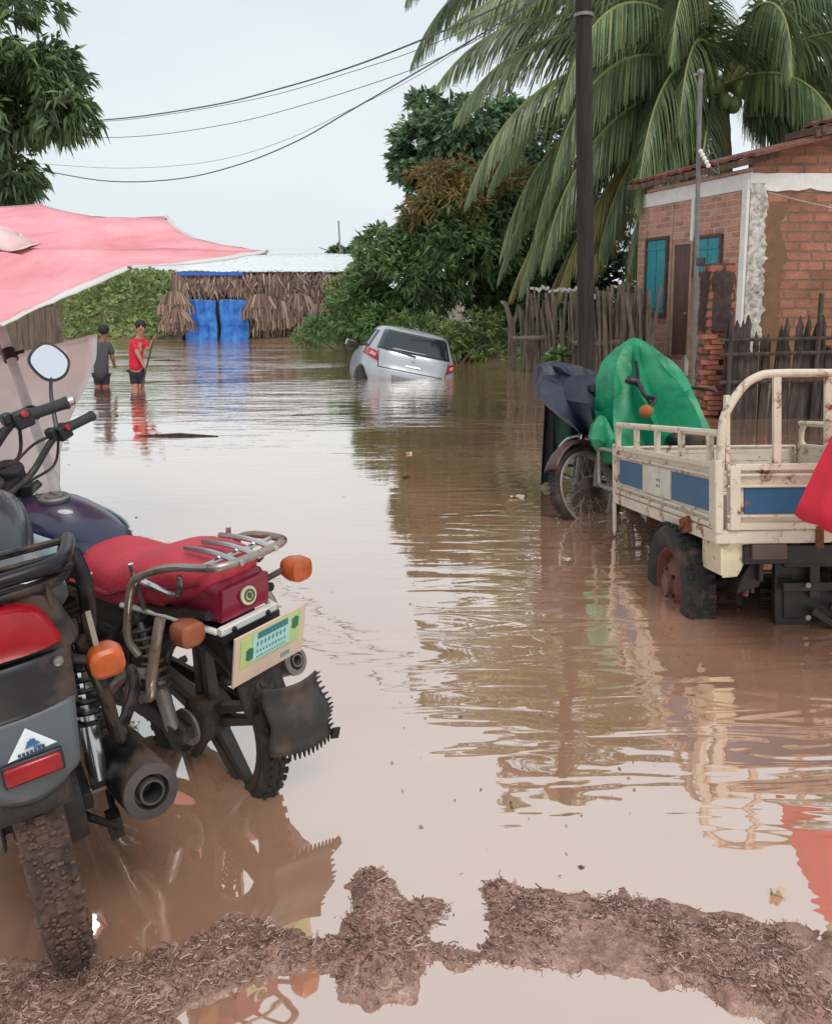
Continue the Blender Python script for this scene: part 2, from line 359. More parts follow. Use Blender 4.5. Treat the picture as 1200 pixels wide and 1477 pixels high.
b=MB(); b.quad((-600,-20,0),(600,-20,0),(600,700,0),(-600,700,0)); wo=b.build('water',t.m,smooth=False); tag(wo,'brown flood water covering the street',None,None,'structure')
# ------------------------------------------------------------------ straw and root litter lying in the mud
b=MB(); b.recalc=False; rng=random.Random(3); tries=0; cnt=0
mp_=MUDP[0]
while cnt<NSTRAW and tries<160000:
    tries+=1; x=rng.uniform(-1.3,1.75); y=rng.uniform(.85,2.35)
    d=pdist((x,y),mp_)
    if d<-.005 and rng.random()>.04: continue
    if d<-.06 or rng.random()>.22+sst(-.02,.06,d): continue
    if noise.noise(V((x*4,y*4,9)))+.5*noise.noise(V((x*12,y*12,2)))+rng.uniform(-.2,.2)<-.34: continue
    z=hgt(x,y)+.001
    if z<-.004 or (z<.002 and rng.random()<.55): continue
    z=max(z,.001); cnt+=1
    a=rng.uniform(0,6.28); L=rng.uniform(.006,.02)*(1.9 if rng.random()<.12 else 1); k=rng.uniform(-1.6,1.6); pts=[]; p=V((x,y,z)); r=rng.uniform(.0008,.0017); up=rng.uniform(-.25,.12)
    for i in range(4):
        pts.append(p.copy()); a+=k*.5; p=p+V((math.cos(a),math.sin(a),up*(1-i*.6)))*(L/3)
    b.tube(pts,r,3)
t=NT('wet_straw'); g_=t.n('ShaderNodeNewGeometry'); c=t.ramp(g_.outputs['Random Per Island'],[(0,lin((84,58,50))),(.5,lin((136,102,90))),(1,lin((196,164,150)))]); t.l(c,t.b.inputs['Base Color']); t.b.inputs['Roughness'].default_value=.45
so_=b.build('straw_litter',t.m); tag(so_,'brown wet straw and roots matted over the mud at the water edge',None,None,'stuff')

b=MB(); b.recalc=False; rng=random.Random(41)
for i in range(330):
    px=rng.uniform(60,1190); py=rng.uniform(560,1400); q=W(px,py); L=rng.uniform(.003,.011)*(1 if q.y<4 else 1.8)
    if noise.noise(V((q.x*.9,q.y*.7,3)))<.02: continue
    a=rng.uniform(0,3.14); k=rng.uniform(.25,.6); b.v+=[V((q.x+math.cos(a)*L,q.y+math.sin(a)*L,.002)),V((q.x-math.sin(a)*L*k,q.y+math.cos(a)*L*k,.004)),V((q.x-math.cos(a)*L,q.y-math.sin(a)*L,.002)),V((q.x+math.sin(a)*L*k,q.y-math.cos(a)*L*k,.003))]; n_=len(b.v); b.f.append((n_-4,n_-3,n_-2,n_-1))
tag(b.build('floating_litter',t.m,smooth=False),'tiny leaf and straw bits scattered over the flood water',None,None,'stuff')
# ------------------------------------------------------------------ vegetation
def leaf(b,p,d,L,wd,nrm,droop=0):
    d=d.normalized(); s=d.cross(nrm)
    if s.length<1e-3: s=d.cross(V((1,0,.1)))
    s.normalize(); m=p+d*L*.45; tip=p+d*L+V((0,0,-droop*L))
    i=len(b.v); b.v+= [p,m+s*wd/2,tip,m-s*wd/2]; b.f += [(i,i+1,i+2),(i,i+2,i+3)]
def crown(b,blobs,n,L,wd,per=7,droop=.35,rng=random,gap=.12,up=.2,gs=1.2,fill=.35):
    tot=sum(r[0]*r[2] for c,r in blobs)
    for c,r in blobs:
        c=V(c); k=int(n*r[0]*r[2]/tot)
        for _ in range(k):
            while 1:
                q=V((rng.uniform(-1,1),rng.uniform(-1,1),rng.uniform(-1,1)))
                if .05<q.length<=1: break
            q=q.normalized()*(rng.uniform(fill,1)**.5)
            lump=1+.22*noise.noise(q*2.3+c)+.1*noise.noise(q*6+c)
            p=c+V((q.x*r[0],q.y*r[1],q.z*r[2]))*lump
            if noise.noise(p*gs)+.1*rng.random()<-gap-.12 : continue
            out=(q+V((0,0,up))).normalized()
            for j in range(per):
                d=(out+V((rng.gauss(0,.6),rng.gauss(0,.6),rng.gauss(0,.5)-droop*.6)))
                leaf(b,p+V((rng.gauss(0,1),rng.gauss(0,1),rng.gauss(0,1)))*L*.15,d,L*rng.uniform(.7,1.2),wd,out,droop*rng.random())
def limbs(b,base,top,r,rng,n=6,spread=2,lift=1.5):
    base=V(base); top=V(top); b.tube(cat([base,base.lerp(top,.5)+V((rng.uniform(-.2,.2),rng.uniform(-.2,.2),0)),top],5),lambda t:r*(1-.6*t)+r*.4*(1-t)**8,9)
    for i in range(n):
        s=base.lerp(top,rng.uniform(.45,1)); a=rng.uniform(0,6.28); e=s+V((math.cos(a)*spread,math.sin(a)*spread,lift*rng.uniform(.4,1)))
        b.tube(cat([s,s.lerp(e,.5)+V((0,0,.25)),e],4),lambda t:r*.4*(1-.8*t),6)
def tree(name,label,base,top,r,blobs,n,L,wd,lm,bm,seed=1,group=None,ln=6,spread=2,lift=1.5,**k):
    rng=random.Random(seed); o=thing(name,label,'tree',base,group=group); bs=V(base)
    b=MB(); limbs(b,(0,0,-.3),V(top)-bs,r,rng,ln,spread,lift); b.build('trunk',bm,o)
    b=MB(); b.recalc=False; crown(b,[(V(c)-bs,rr) for c,rr in blobs],n,L,wd,rng=rng,**k); b.build('crown',lm,o,smooth=False)
    return o
BK=bark('grey_bark',(92,80,66),(120,106,88)); 
LM_mango=leafmat('mango_leaves',(80,110,72),(118,148,96),(154,176,118)); LM_dark=leafmat('dark_leaves',(84,116,88),(116,146,110),(144,170,130))
LM_left=leafmat('left_tree_leaves',(66,92,64),(104,130,88),(140,162,112)); LM_brown=leafmat('young_brown_leaves',(164,122,78),(170,146,96),(118,138,90))
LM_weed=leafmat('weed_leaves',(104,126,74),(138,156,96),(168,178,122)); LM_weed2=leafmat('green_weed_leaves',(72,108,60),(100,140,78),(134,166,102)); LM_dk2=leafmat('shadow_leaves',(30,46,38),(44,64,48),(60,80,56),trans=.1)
def PP(px,py,Y): return P(px,py,Y)
# far dark tree behind mango
def bl(px,py,Y,rx,rz,ry=None): return (PP(px,py,Y),(rx*Y/F,(ry or rx)*Y/F,rz*Y/F))
tree('broadleaf_tree','dark green round-leaved tree standing tallest behind the mango tree',(3.9,31,.4),PP(690,200,31),.22,[bl(680,195,31,80,52),bl(620,215,31,55,52),bl(740,175,31,45,32),bl(650,260,31,60,40),bl(592,235,31,28,22),bl(610,150,31,24,16),bl(740,230,31,70,60),bl(690,290,31,95,60)],3300,.34,.15,LM_dark,BK,4,per=8,spread=2.5,gap=.0,gs=1.0)
# mango
o=tree('mango_tree','bushy mango tree with drooping leaves beside the white car',(3.0,23.5,.2),PP(680,380,23.5),.25,[bl(675,360,23.5,105,75),bl(600,400,23,75,60),bl(548,358,23,36,44),bl(700,290,23.5,75,60),bl(620,330,23,60,40),bl(560,410,22.6,50,42),bl(770,340,24,90,90),bl(760,430,24,80,40)],5000,.28,.075,LM_mango,BK,5,per=9,droop=.5,gap=-.02,gs=1.0)
b=MB(); b.recalc=False; rng=random.Random(8); bs=V((3.0,23.5,.2))
crown(b,[(c-bs,r) for c,r in [bl(630,262,23,40,30),bl(690,255,23,50,30),bl(610,295,22.6,22,38),bl(660,300,22.5,50,30),bl(735,265,22.6,35,32),bl(592,332,22.6,16,26)]],420,.28,.06,9,.6,rng); lab(b.build('young_foliage',LM_brown,o,smooth=False),'orange brown young leaves at the crown top')
# thicket behind the fence, under the palm; deep shade painted into the leaves
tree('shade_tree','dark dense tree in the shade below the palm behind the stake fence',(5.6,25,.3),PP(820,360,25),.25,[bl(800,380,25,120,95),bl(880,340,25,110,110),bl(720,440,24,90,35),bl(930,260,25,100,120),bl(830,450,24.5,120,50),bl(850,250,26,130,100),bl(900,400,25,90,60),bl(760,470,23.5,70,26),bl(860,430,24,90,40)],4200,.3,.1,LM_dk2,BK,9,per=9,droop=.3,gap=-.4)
# left foreground tree
tree('leafy_tree','dark leafy tree hanging in at the upper left over the pink umbrella',(-6.6,8.6,-.3),(-6.0,8.6,4.6),.3,[bl(30,130,8,85,70),bl(0,210,8,60,80),bl(-60,120,8.3,90,120),bl(92,160,7.8,40,32),bl(-30,20,8,70,50),bl(50,12,7.8,38,14),bl(20,255,8,32,28),bl(60,90,8.1,50,30),bl(-120,200,8.5,110,120),bl(30,60,8,30,30)],3400,.125,.032,LM_left,BK,11,per=9,droop=.8,gap=.0,gs=2.5)
# far tree tip behind hut roof
tree('distant_tree','tiny far tree top showing above the tin roof of the thatched hut',(-5.5,62,2.5),PP(495,372,62),.2,[bl(487,362,62,8,4,8),bl(508,364,62,6,4,6),bl(495,368,62,12,4,10)],220,.5,.2,LM_dark,BK,12)
# bushes
def bush(name,label,px,py,Y,blobs,n,L,wd,lm,seed,cat_='bush',**k):
    rng=random.Random(seed); bs=PP(px,py,Y); bs.z=hgt(bs.x,bs.y)-.05; o=thing(name,label,cat_,bs)
    b=MB()
    for i in range(9):
        a=rng.uniform(0,6.28); c,r=blobs[i%len(blobs)]; e=c-bs+V((math.cos(a)*r[0]*.6,math.sin(a)*r[1]*.6,r[2]*.3)); b.tube(cat([V((rng.uniform(-.3,.3),rng.uniform(-.1,.1),-.1)),e*.5+V((0,0,.1)),e],3),lambda t:.03*(1-.7*t),5)
    b.build('stem',BK,o); b=MB(); b.recalc=False; crown(b,[(c-bs,r) for c,r in blobs],n,L,wd,rng=rng,**k); b.build('crown',lm,o,smooth=False); return o
bush('shore_bush','bright green bush at the water edge left of the white car',520,485,23,[bl(520,450,23,50,38),bl(480,472,24,45,16),bl(560,470,22,50,30),bl(535,420,24,30,30),bl(440,484,26,30,8),bl(600,485,20.5,40,22)],1500,.2,.06,LM_weed2,21,per=7,gap=.0)
bush('shore_shrub','yellowish leafy shrub at the water edge right of the white car',665,505,19.5,[bl(640,490,20,60,24),bl(690,478,19.8,40,30),bl(700,500,19.3,22,20),bl(600,470,21.5,50,18)],1000,.17,.05,LM_weed,22,per=7)
bush('hut_bush','olive green bush growing against the right end of the thatched hut',510,470,28,[bl(505,440,28,38,42),bl(530,400,28,30,24),bl(470,470,28,28,14)],900,.22,.07,LM_weed,23,per=7)
bush('fence_plant','small light green plant growing at the foot of the stake fence behind the navy cover',808,520,16,[bl(808,518,15.6,18,12)],90,.14,.05,LM_weed2,24,cat_='plant',per=6)
# bank weeds
b=MB(); b.recalc=False; rng=random.Random(5); n=0
while n<5200:
    x=rng.uniform(-26,-6.8); y=rng.uniform(30.2,46)
    z=hgt(x,y)
    if z<.02: continue
    if x>-9.2 and y>30.2: continue
    n+=1; hh=rng.uniform(.15,.55)*(1+.7*noise.noise(V((x*.6,y*.6,0))))
    for k in range(5): leaf(b,V((x+rng.gauss(0,.12),y+rng.gauss(0,.12),z+rng.random()*hh*.7)),V((rng.gauss(0,.8),rng.gauss(0,.8)-.4,rng.uniform(.1,1.3))),rng.uniform(.18,.42),rng.uniform(.08,.15),V((0,-1,.4)),.3)
tag(b.build('bank_weeds',LM_weed,None,smooth=False),'tangled green weeds covering the far left bank',None,None,'stuff')
b=MB(); b.recalc=False; n=0
while n<3200:
    x=rng.uniform(-5,11); y=rng.uniform(16,30); z=hgt(x,y)
    if z<.0: continue
    n+=1
    for k in range(5): leaf(b,V((x+rng.gauss(0,.1),y+rng.gauss(0,.1),z+rng.random()*.25)),V((rng.gauss(0,.7),rng.gauss(0,.7)-.3,rng.uniform(.2,1.2))),rng.uniform(.12,.3),rng.uniform(.03,.07),V((0,-1,.4)),.3)
tag(b.build('shore_grass',LM_weed,None,smooth=False),'low grass and weeds on the right shore under the trees',None,None,'stuff')
# ------------------------------------------------------------------ coconut palm
def frond(b,rb,p0,az,el,L,droop,rng,twist=0,dens=1.0,lw=.05,ll=.85):
    """midrib curve from p0; leaflets into b, rib into rb"""
    d0=V((math.cos(az)*math.cos(el),math.sin(az)*math.cos(el),math.sin(el))); N=22; pts=[]; p=V(p0); d=d0.copy()
    for i in range(N+1):
        pts.append(p.copy()); t=i/N
        d=(d+V((0,0,-droop*(.035+.085*t)))).normalized(); p=p+d*(L/N)
    rb.tube(pts,lambda t:.045*(1-t)**.8+.006,5)
    n=int(140*dens)
    for i in range(n):
        t=.12+.88*i/n; k=t*N; j=min(int(k),N-1); q=pts[j].lerp(pts[j+1],k-j); dd=(pts[j+1]-pts[j]).normalized(); sd=dd.cross(V((0,0,1)))
        if sd.length<.05: sd=V((math.sin(az),-math.cos(az),0))
        sd.normalize(); upn=sd.cross(dd)
        le=ll*(math.sin(math.pi*min(1,t*.93+.07))**.55)*rng.uniform(.8,1.1)
        for s in (1,-1):
            if rng.random()<.05: continue
            ld=(sd*s*(.55-.2*t)+dd*(.30+.5*t)+upn*.1+V((0,0,-.35-.35*rng.random()))).normalized(); a=q; w_=lw*rng.uniform(.7,1.1); pr=None
            for m in range(4):
                wn=(dd*.8+V((0,0,.2))).normalized(); ww=w_*(1,.95,.7,.3)[m]; ww=ww/2
                i0=len(b.v); b.v += [a+wn*ww,a-wn*ww]
                if m: b.f.append((i0-2,i0,i0+1,i0-1))
                a=a+ld*le/3.2; ld=(ld+V((0,0,-.42-.25*rng.random()))).normalized()
LM_palm=leafmat('palm_leaflets',(90,112,88),(124,146,106),(166,174,126),trans=.34,rough=.4); LM_palmd=leafmat('dry_palm_leaflets',(134,118,76),(156,146,96),(130,138,88),trans=.2,rough=.6)
RIB=mat('palm_rib',(138,140,84),.5,var=.2)
def palm(name,label,base,top,fl,seed,nuts=True,r=.2):
    rng=random.Random(seed); o=thing(name,label,'palm tree',base); bs=V(base); tp=V(top)-bs
    b=MB(); pts=cat([V((0,0,-.3)),tp*.5+V((.15,0,0)),tp],14); b.tube(pts,[r*(1.35-.35*min(1,i/6))*(1+.05*(i%2)) for i in range(len(pts))],12); b.build('trunk',BK,o)
    for sp_ in fl:
        az,el,L,dr=sp_[:4]; dry=len(sp_)>4
        lb,rb=MB(),MB(); lb.recalc=False
        st=tp+V((math.cos(R(az))*.15,math.sin(R(az))*.15,.1)); frond(lb,rb,st,R(az),R(el),L,dr,rng,ll=1.4,lw=.05)
        fo=lb.build('frond',LM_palmd if dry else LM_palm,o,smooth=False); rb.build('rib',RIB,fo)
        if dry: lab(fo,'yellowing dry frond')
    if nuts:
        for i in range(17):
            a=rng.uniform(0,6.28); q=tp+V((math.cos(a)*.62,-.25-abs(math.sin(a))*.5,-.05-rng.random()*.4)); b=MB(); b.ball(q,(.15,.15,.18)); b.build('coconut',NUT,o)
    return o
NUT=mat('green_coconut',(110,124,70),.45,var=.3)
pt=P(1036,132,18.5)
FL=[]
rng=random.Random(77)
# azimuth: 180 = left, -90 = towards the camera
for az,el,L,dr in ((178,20,5.6,1.25),(190,35,6.2,1.2),(200,10,5.6,1.5),(165,50,6.3,1.0),(215,25,5.6,1.5),(186,-8,5.2,1.3),(205,-22,4.6,1.1),(228,-5,4.6,1.6),(240,45,4.2,2.3),(275,62,4.2,2.4),(300,12,4.4,1.6),(320,35,5.4,1.4),(345,20,5.6,1.2),(10,30,5.6,1.1),(5,-5,5,1.2),(335,-20,4.3,1.1),(150,60,6,.9),(190,65,6.2,.9),(222,62,6,1.2),(350,55,5.8,1),(310,70,5.8,1.2),(180,5,6.0,1.35),(196,-12,6.2,1.1),(208,-2,6.0,1.3),(182,42,6.4,1.15),(200,48,6.4,1.2),(232,20,5.2,1.9),(176,-5,6.2,1.2),(194,22,6.6,1.35),(218,45,6,1.7),(240,65,5.2,2.4),(305,60,5,1.9),(325,5,5,1.4),(15,-15,4.6,1.1),(222,-20,5,1.2),(355,5,5.6,1.3),(340,40,5.8,1.2),(120,40,5.5,1.2),(60,40,5.5,1.2),(95,65,5.5,1),(30,60,5.6,1),(245,-30,3.6,1.2),(172,-20,5.0,1.0),(214,-40,4.2,.8)):
    FL.append((az+rng.uniform(-3,3),el,L*(1.05 if 160<az<235 else 1),dr))
for az,el,L,dr in ((197,-30,5.8,.8),(187,-22,6.4,.8),(192,-42,5.6,.6),(203,-38,5.2,.6),(210,-48,4.8,.6),(225,-60,3.8,.5),(183,-38,6.0,.6)): FL.append((az,el,L,dr,1))
palm('coconut_palm','tall coconut palm with green coconuts and drooping fronds behind the brick house',(pt.x+.3,pt.y+.2,.2),pt,FL,31)
pt2=P(852,-60,21)
palm('coconut_palm','second coconut palm whose crown is cut by the top edge left of the coconut cluster',(pt2.x,pt2.y,.2),pt2,[(170+i*27+rng.uniform(-8,8),e,5.2,d) for i,(e,d) in enumerate(((10,1.1),(30,1.3),(-10,1.2),(20,1.6),(0,1.5),(30,1.2),(-15,1.1),(35,1),(10,1.2),(40,1.2),(0,1.2),(30,1.0),(45,1.4)))],33,False)
# ------------------------------------------------------------------ brick house
def onplane(px,py,p0,n):
    r=ray(px,py); o=V((0,0,CAMZ)); return o+r*((V(p0)-o).dot(n)/r.dot(n))
C1=P(1075,420,13); C0=P(918,420,15.8); C1.z=C0.z=0
dw=(C0-C1).normalized(); nw=V((-dw.y,dw.x,0)); Lw=(C0-C1).length
if nw.dot(-C1)<0: nw=-nw
ho=thing('brick_house','one storey red brick house with teal shutters and peeling white bands beside the palm','house',C1)
wr=math.atan2(dw.y,dw.x)
def fw(px,py):                      # pixel -> (s, z) on the facade
    q=onplane(px,py,C1,nw)-C1; return q.dot(dw), q.z
def fpart(name,mb,m,parent=ho,**k):
    o=mb.build(name,m,parent,**k); 
    if parent is ho: o.rotation_euler=(0,0,wr)
    return o
side=1 if V((-math.sin(wr),math.cos(wr),0)).dot(nw)>0 else -1    # local y sign that faces out
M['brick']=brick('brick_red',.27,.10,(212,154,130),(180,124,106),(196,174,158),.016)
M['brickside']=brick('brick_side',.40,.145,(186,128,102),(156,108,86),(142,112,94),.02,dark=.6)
M['brickold']=brick('brick_old',.24,.11,(158,96,78),(130,84,70),(84,66,58),.02,dark=.5)
b=MB(); b.box((Lw/2,-side*.1,1.62),(Lw,.2,3.6)); fpart('front_wall',b,M['brick'],smooth=False)
M['plaster']=mat('white_plaster',(226,222,216),.85,var=.1,dirt=.16,dscale=3,dcol=(130,120,108),bump=.3)
def rect(mb,a,bb,y,th):           # a, bb pixel corners on the facade
    s0,z0=fw(*a); s1,z1=fw(*bb); mb.box(((s0+s1)/2,side*(y+th/2),(z0+z1)/2),(abs(s1-s0),th,abs(z1-z0)))
    return (min(s0,s1),max(s0,s1),min(z0,z1),max(z0,z1))
za=fw(1075,252)[1]; zb=fw(1075,275)[1]
b=MB(); b.box((Lw/2-.02,side*.014,(za+zb)/2+.02),(Lw,.03,za-zb)); fpart('plaster_band',b,M['plaster'],bevel=.004)
b=MB(); b.box((.06,side*.03,1.7),(.12,.06,3.1)); sm=fw(997,400)[0]; b.box((sm,side*.02,1.6),(.07,.04,3.0)); fpart('corner_post',b,M['plaster'],bevel=.006)
b=MB(); sq=fw(950,420)[0]
for px,wd in ((967,.05),(931,.03)): b.box((fw(px,400)[0],side*.008,1.6),(wd,.016,2.9))
fpart('mortar_streak',b,mat('pale_mortar',(176,150,130),.9,var=.3,bump=.4),smooth=False)
M['teal']=mat('teal_paint',(40,138,150),.5,var=.15,dirt=.18,dscale=5,dcol=(60,90,90))
M['woodframe']=mat('old_wood',(92,70,58),.8,var=.35,stretch=(3,3,.6),bump=.4)
for a,c in (((936,348),(958.5,452)),((1007,345),(1038,391))):
    b=MB(); s0,s1,z0,z1=rect(b,a,c,-.06,.02); b=MB(); m=(s0+s1)/2
    for q0,q1 in ((s0,m),(m,s1)): b.box(((q0+q1)/2,side*.012,(z0+z1)/2),(q1-q0-.015,.03,z1-z0))
    wn=fpart('window',b,M['teal'],bevel=.004); b=MB()
    for zz in (z0+.12,z1-.15): b.box((m,side*.034,zz),(s1-s0-.03,.014,.05))
    lab(b.build('shutter_rail',M['teal'],wn),'teal cross rail'); b=MB()
    for q in (s0-.03,s1+.03): b.box((q,side*.02,(z0+z1)/2),(.05,.05,z1-z0+.1))
    b.box((m,side*.02,z1+.03),(s1-s0,.05,.05)); b.box((m,side*.03,z0-.03),(s1-s0+.1,.09,.04)); b.build('window_frame',M['woodframe'],wn)
b=MB(); s0,s1,z0,z1=rect(b,(977.5,354),(993,512),.01,.03)
dr=fpart('door',b,mat('brown_door',(96,66,60),.6,var=.3,dirt=.3,stretch=(3,3,.5)),bevel=.004); b=MB()
for q in (s0-.03,s1+.03): b.box((q,side*.03,(z0+z1)/2),(.05,.06,z1-z0+.06))
b.box(((s0+s1)/2,side*.03,z1+.03),(s1-s0,.06,.05)); b.build('door_frame',mat('pale_frame',(168,140,120),.7),dr); b=MB(); b.ball((s0+.06,side*.06,1.2),.03); b.build('handle',M['alu'],dr)
# gable side (faces the camera)
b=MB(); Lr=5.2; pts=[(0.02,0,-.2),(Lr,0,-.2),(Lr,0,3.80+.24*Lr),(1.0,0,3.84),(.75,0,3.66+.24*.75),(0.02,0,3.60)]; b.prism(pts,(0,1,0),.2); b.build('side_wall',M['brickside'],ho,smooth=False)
b=MB(); zt=P(1120,250,13).z; zl=P(1120,274,13).z; rng=random.Random(2); up=[(x,-.02,zt+.01*rng.random()) for x in [i*.1 for i in range(53)]]; lo=[(x,-.02,zl+.05*noise.noise(V((x*4,0,0)))+.03*noise.noise(V((x*13,0,0)))) for x in [i*.1 for i in range(53)]]
b.prism(lo+up[::-1],(0,1,0),.03); b.build('side_band',M['plaster'],ho,smooth=False)
b=MB(); zz=[i*.035 for i in range(92)]; L_=[(-.002,-.024,z) for z in zz]; R_=[(.30-.05*sst(0,3,z)+.09*noise.noise(V((z*3,1,0)))+.09*noise.noise(V((z*9,4,0)))+.05*noise.noise(V((z*25,4,0)))-.1*(1-sst(.3,1.4,z)),-.024,z) for z in zz]
b.prism(L_+R_[::-1],(0,1,0),.03); b.build('peeling_plaster',mat('peeling_plaster',(214,208,200),.9,var=.3,scale=9,dirt=.55,dscale=12,dcol=(110,84,66),bump=.8),ho,smooth=False)
b=MB(); R2=[(.55+.12*noise.noise(V((z*2.2,7,0)))+.06*noise.noise(V((z*9,4,0))),-.008,z) for z in zz if z<2.9]; b.prism([(.0,-.008,z) for z in zz if z<2.9]+R2[::-1],(0,1,0),.015); b.build('mud_plaster',mat('mud_plaster',(128,96,72),.95,var=.2,bump=.5),ho,smooth=False)
# roof
b=MB(); M['rooftile']=mat('old_roof_tile',(120,76,62),.85,var=.45,scale=14,bump=.7,dirt=.3,dcol=(78,68,62))
ov=.28; e0=V((0,0,3.60))-V((dw.y,-dw.x,0))*0; 
def rp(s,u,h=0):   # s along facade, u inward along +x
    q=dw*s; return V((q.x+u,q.y,3.58+.24*u+h+.03*noise.noise(V((s*3,u*3,0)))))
def roof(b,s0,s1,u0,u1,h):
    n=int((s1-s0)/.11); rings=[]
    for i in range(n+1):
        s=s0+(s1-s0)*i/n; k=.025*(i%2); rings.append([rp(s,u0,h+k),rp(s,u1,h+k),rp(s,u1,h+k+.05),rp(s,u0,h+k+.05)])
    b.loft(rings)
roof(b,-.3,Lw+.12,-.16,3.6,0); rf=b.build('roof',M['rooftile'],ho,angle=20)
b=MB(); roof(b,-.30,.35,.95,5.6,.14); roof(b,-.36,.35,1.0,5.6,.22); lab(b.build('upper_roof',M['rooftile'],ho,angle=20),'raised second row of broken clay tiles'); b=MB()
for i in range(15):
    s=-.1+Lw*i/14; b.bar(rp(s,-.30,-.06),rp(s,.3,-.06),.07,.09)
b.build('rafter',M['woodframe'],rf,smooth=False); b=MB()
for i in range(7): b.bar(rp(-.35,.8+i*.75,.14),rp(.4,.8+i*.75,.14),.08,.1)
b.bar(rp(-.3,.7,.10),rp(-.3,5.5,.10),.06,.1); b.build('batten',M['woodframe'],rf,smooth=False)
# brick gate pillar
p0=W(1026,598); po=thing('brick_pillar','crumbling brick gate pillar with dark rounded top in front of the house window','pillar',p0)
b=MB(); rings=[]
for z in [i*.11 for i in range(-1,17)]:
    for e in (0,.1):
        j=[.016*noise.noise(V((z*3,q,5))) for q in range(4)]; h=.17-.02*sst(1.3,1.8,z); k=.012 if e else 0
        rings.append([(-h+j[0]+k,-h,z+e),(h+j[1]-k,-h,z+e),(h+j[2]-k,h,z+e),(-h+j[3]+k,h,z+e)])
b.loft(rings); b.build('shaft',M['brickold'],po,smooth=False)
b=MB(); rings=[]
for z in [i*.06 for i in range(13)]:
    h=(.19+.02*noise.noise(V((z*6,0,2))))*(1 if z<.62 else math.sqrt(max(.05,1-((z-.62)/.2)**2)))
    rings.append([(h*math.cos(a)*1.1*(1+.1*noise.noise(V((a*2,z*5,0)))),h*math.sin(a)*1.1,1.05+z) for a in [k*math.pi/6 for k in range(12)]])
b.loft(rings); b.build('mortar_cap',mat('dark_mortar',(64,50,46),.95,var=.5,scale=14,bump=1,bscale=20),po)
b=MB(); rng=random.Random(9)
for i in range(16): b.box((rng.uniform(-.16,.0),-.15+rng.uniform(-.03,.03),.05+i*.062),(.2,.1,.052),Matrix.Rotation(rng.uniform(-.3,.3),3,'Z'))
b.build('loose_bricks',mat('orange_brick',(160,100,80),.9,var=.35,scale=9,bump=.6),po,smooth=False)
# fences
def stakes(b,a,c,n,h0,h1,w,rng,lean=.05,zb=-.4):
    for i in range(n):
        q=V(a).lerp(V(c),(i+rng.uniform(-.3,.3))/n); h=h0+(h1-h0)*(i/n)+rng.uniform(-.26,.16); r=w*rng.uniform(.6,1.2); l=V((rng.gauss(0,lean),rng.gauss(0,.05),0))
        b.tube([q+V((0,rng.uniform(-.03,.03),zb)),q+l*.5+V((rng.gauss(0,.015),0,h*.55)),q+l+V((0,0,h))],[r,r*.95,r*.7],6)
SG=bark('weathered_stick',(84,74,64),(112,100,86),12); SD=mat('dark_wet_stick',(44,37,35),.9,var=.5,scale=9,stretch=(2,2,.3),bump=.6,two=(74,62,56))
a=P(752,520,17); a.z=0; c=P(940,520,13.9); c.z=0
fo=thing('stake_fence','grey fence of upright sticks with a bent rail behind the utility pole','fence',a)
b=MB(); stakes(b,(0,0,0),c-a,92,1.46,1.6,.036,random.Random(4),.09); b.build('stakes',SG,fo)
b=MB(); pr=[P(738,487,16.9),P(775,486,16.6),P(812,484,16.2),P(826,493,15.8),P(850,494,15.4),P(905,490,14.6)]; b.tube(cat([q-a-V((0,.3,0)) for q in pr],4),.05,7); b.build('rail',SG,fo)
b=MB(); b.bar(P(782,525,16.2)-a,P(806,490,16)-a,.06,.06); b.build('brace',SG,fo); b=MB()
rng=random.Random(3)
for i in range(14):
    q=P(768+i*5.2,417+rng.uniform(-3,3),16.2)-a; b.box(q,(.09,.05,.05),Matrix.Rotation(rng.uniform(-1,1),3,'Y'))
b.build('rag',mat('pale_rag',(170,168,164),.8),fo)
a=P(1046,560,9.9); a.z=0; c=V((8.2,10.3,0))
fo=thing('picket_fence','dark wet fence of split palm sticks standing in the flood behind the cargo tricycle','fence',a)
b=MB(); rng=random.Random(6)
for i in range(104):
    q=(c-a)*((i+rng.uniform(-.4,.4))/104); h=1.02+rng.uniform(-.22,.2)+(.25 if rng.random()<.1 else 0); w_=rng.uniform(.03,.06)
    x=q.x; yy=q.y+rng.uniform(-.02,.02); l=rng.gauss(0,.03)
    b.prism([(x-w_,yy,-.4),(x+w_,yy,-.4),(x+w_*.9+l,yy,h*.95),(x+l,yy,h+.05),(x-w_*.8+l,yy,h*.9)],(0,1,0),.02)
b.build('pickets',SD,fo,smooth=False)
for z in (.78,.45,.95):
    b=MB(); b.tube([(-.1,-.06,z),((c-a).x*.5,(c-a).y*.5-.06,z+.04),((c-a).x,(c-a).y-.06,z)],.025,6); b.build('rail',SD,fo)
for k,h in ((0,1.25),(.24,1.5),(.3,1.35),(.62,1.3)):
    b=MB(); q=(c-a)*k; b.tube([(q.x,q.y-.05,-.4),(q.x+.02,q.y-.05,h)],.03,7); b.build('post',SD,fo)
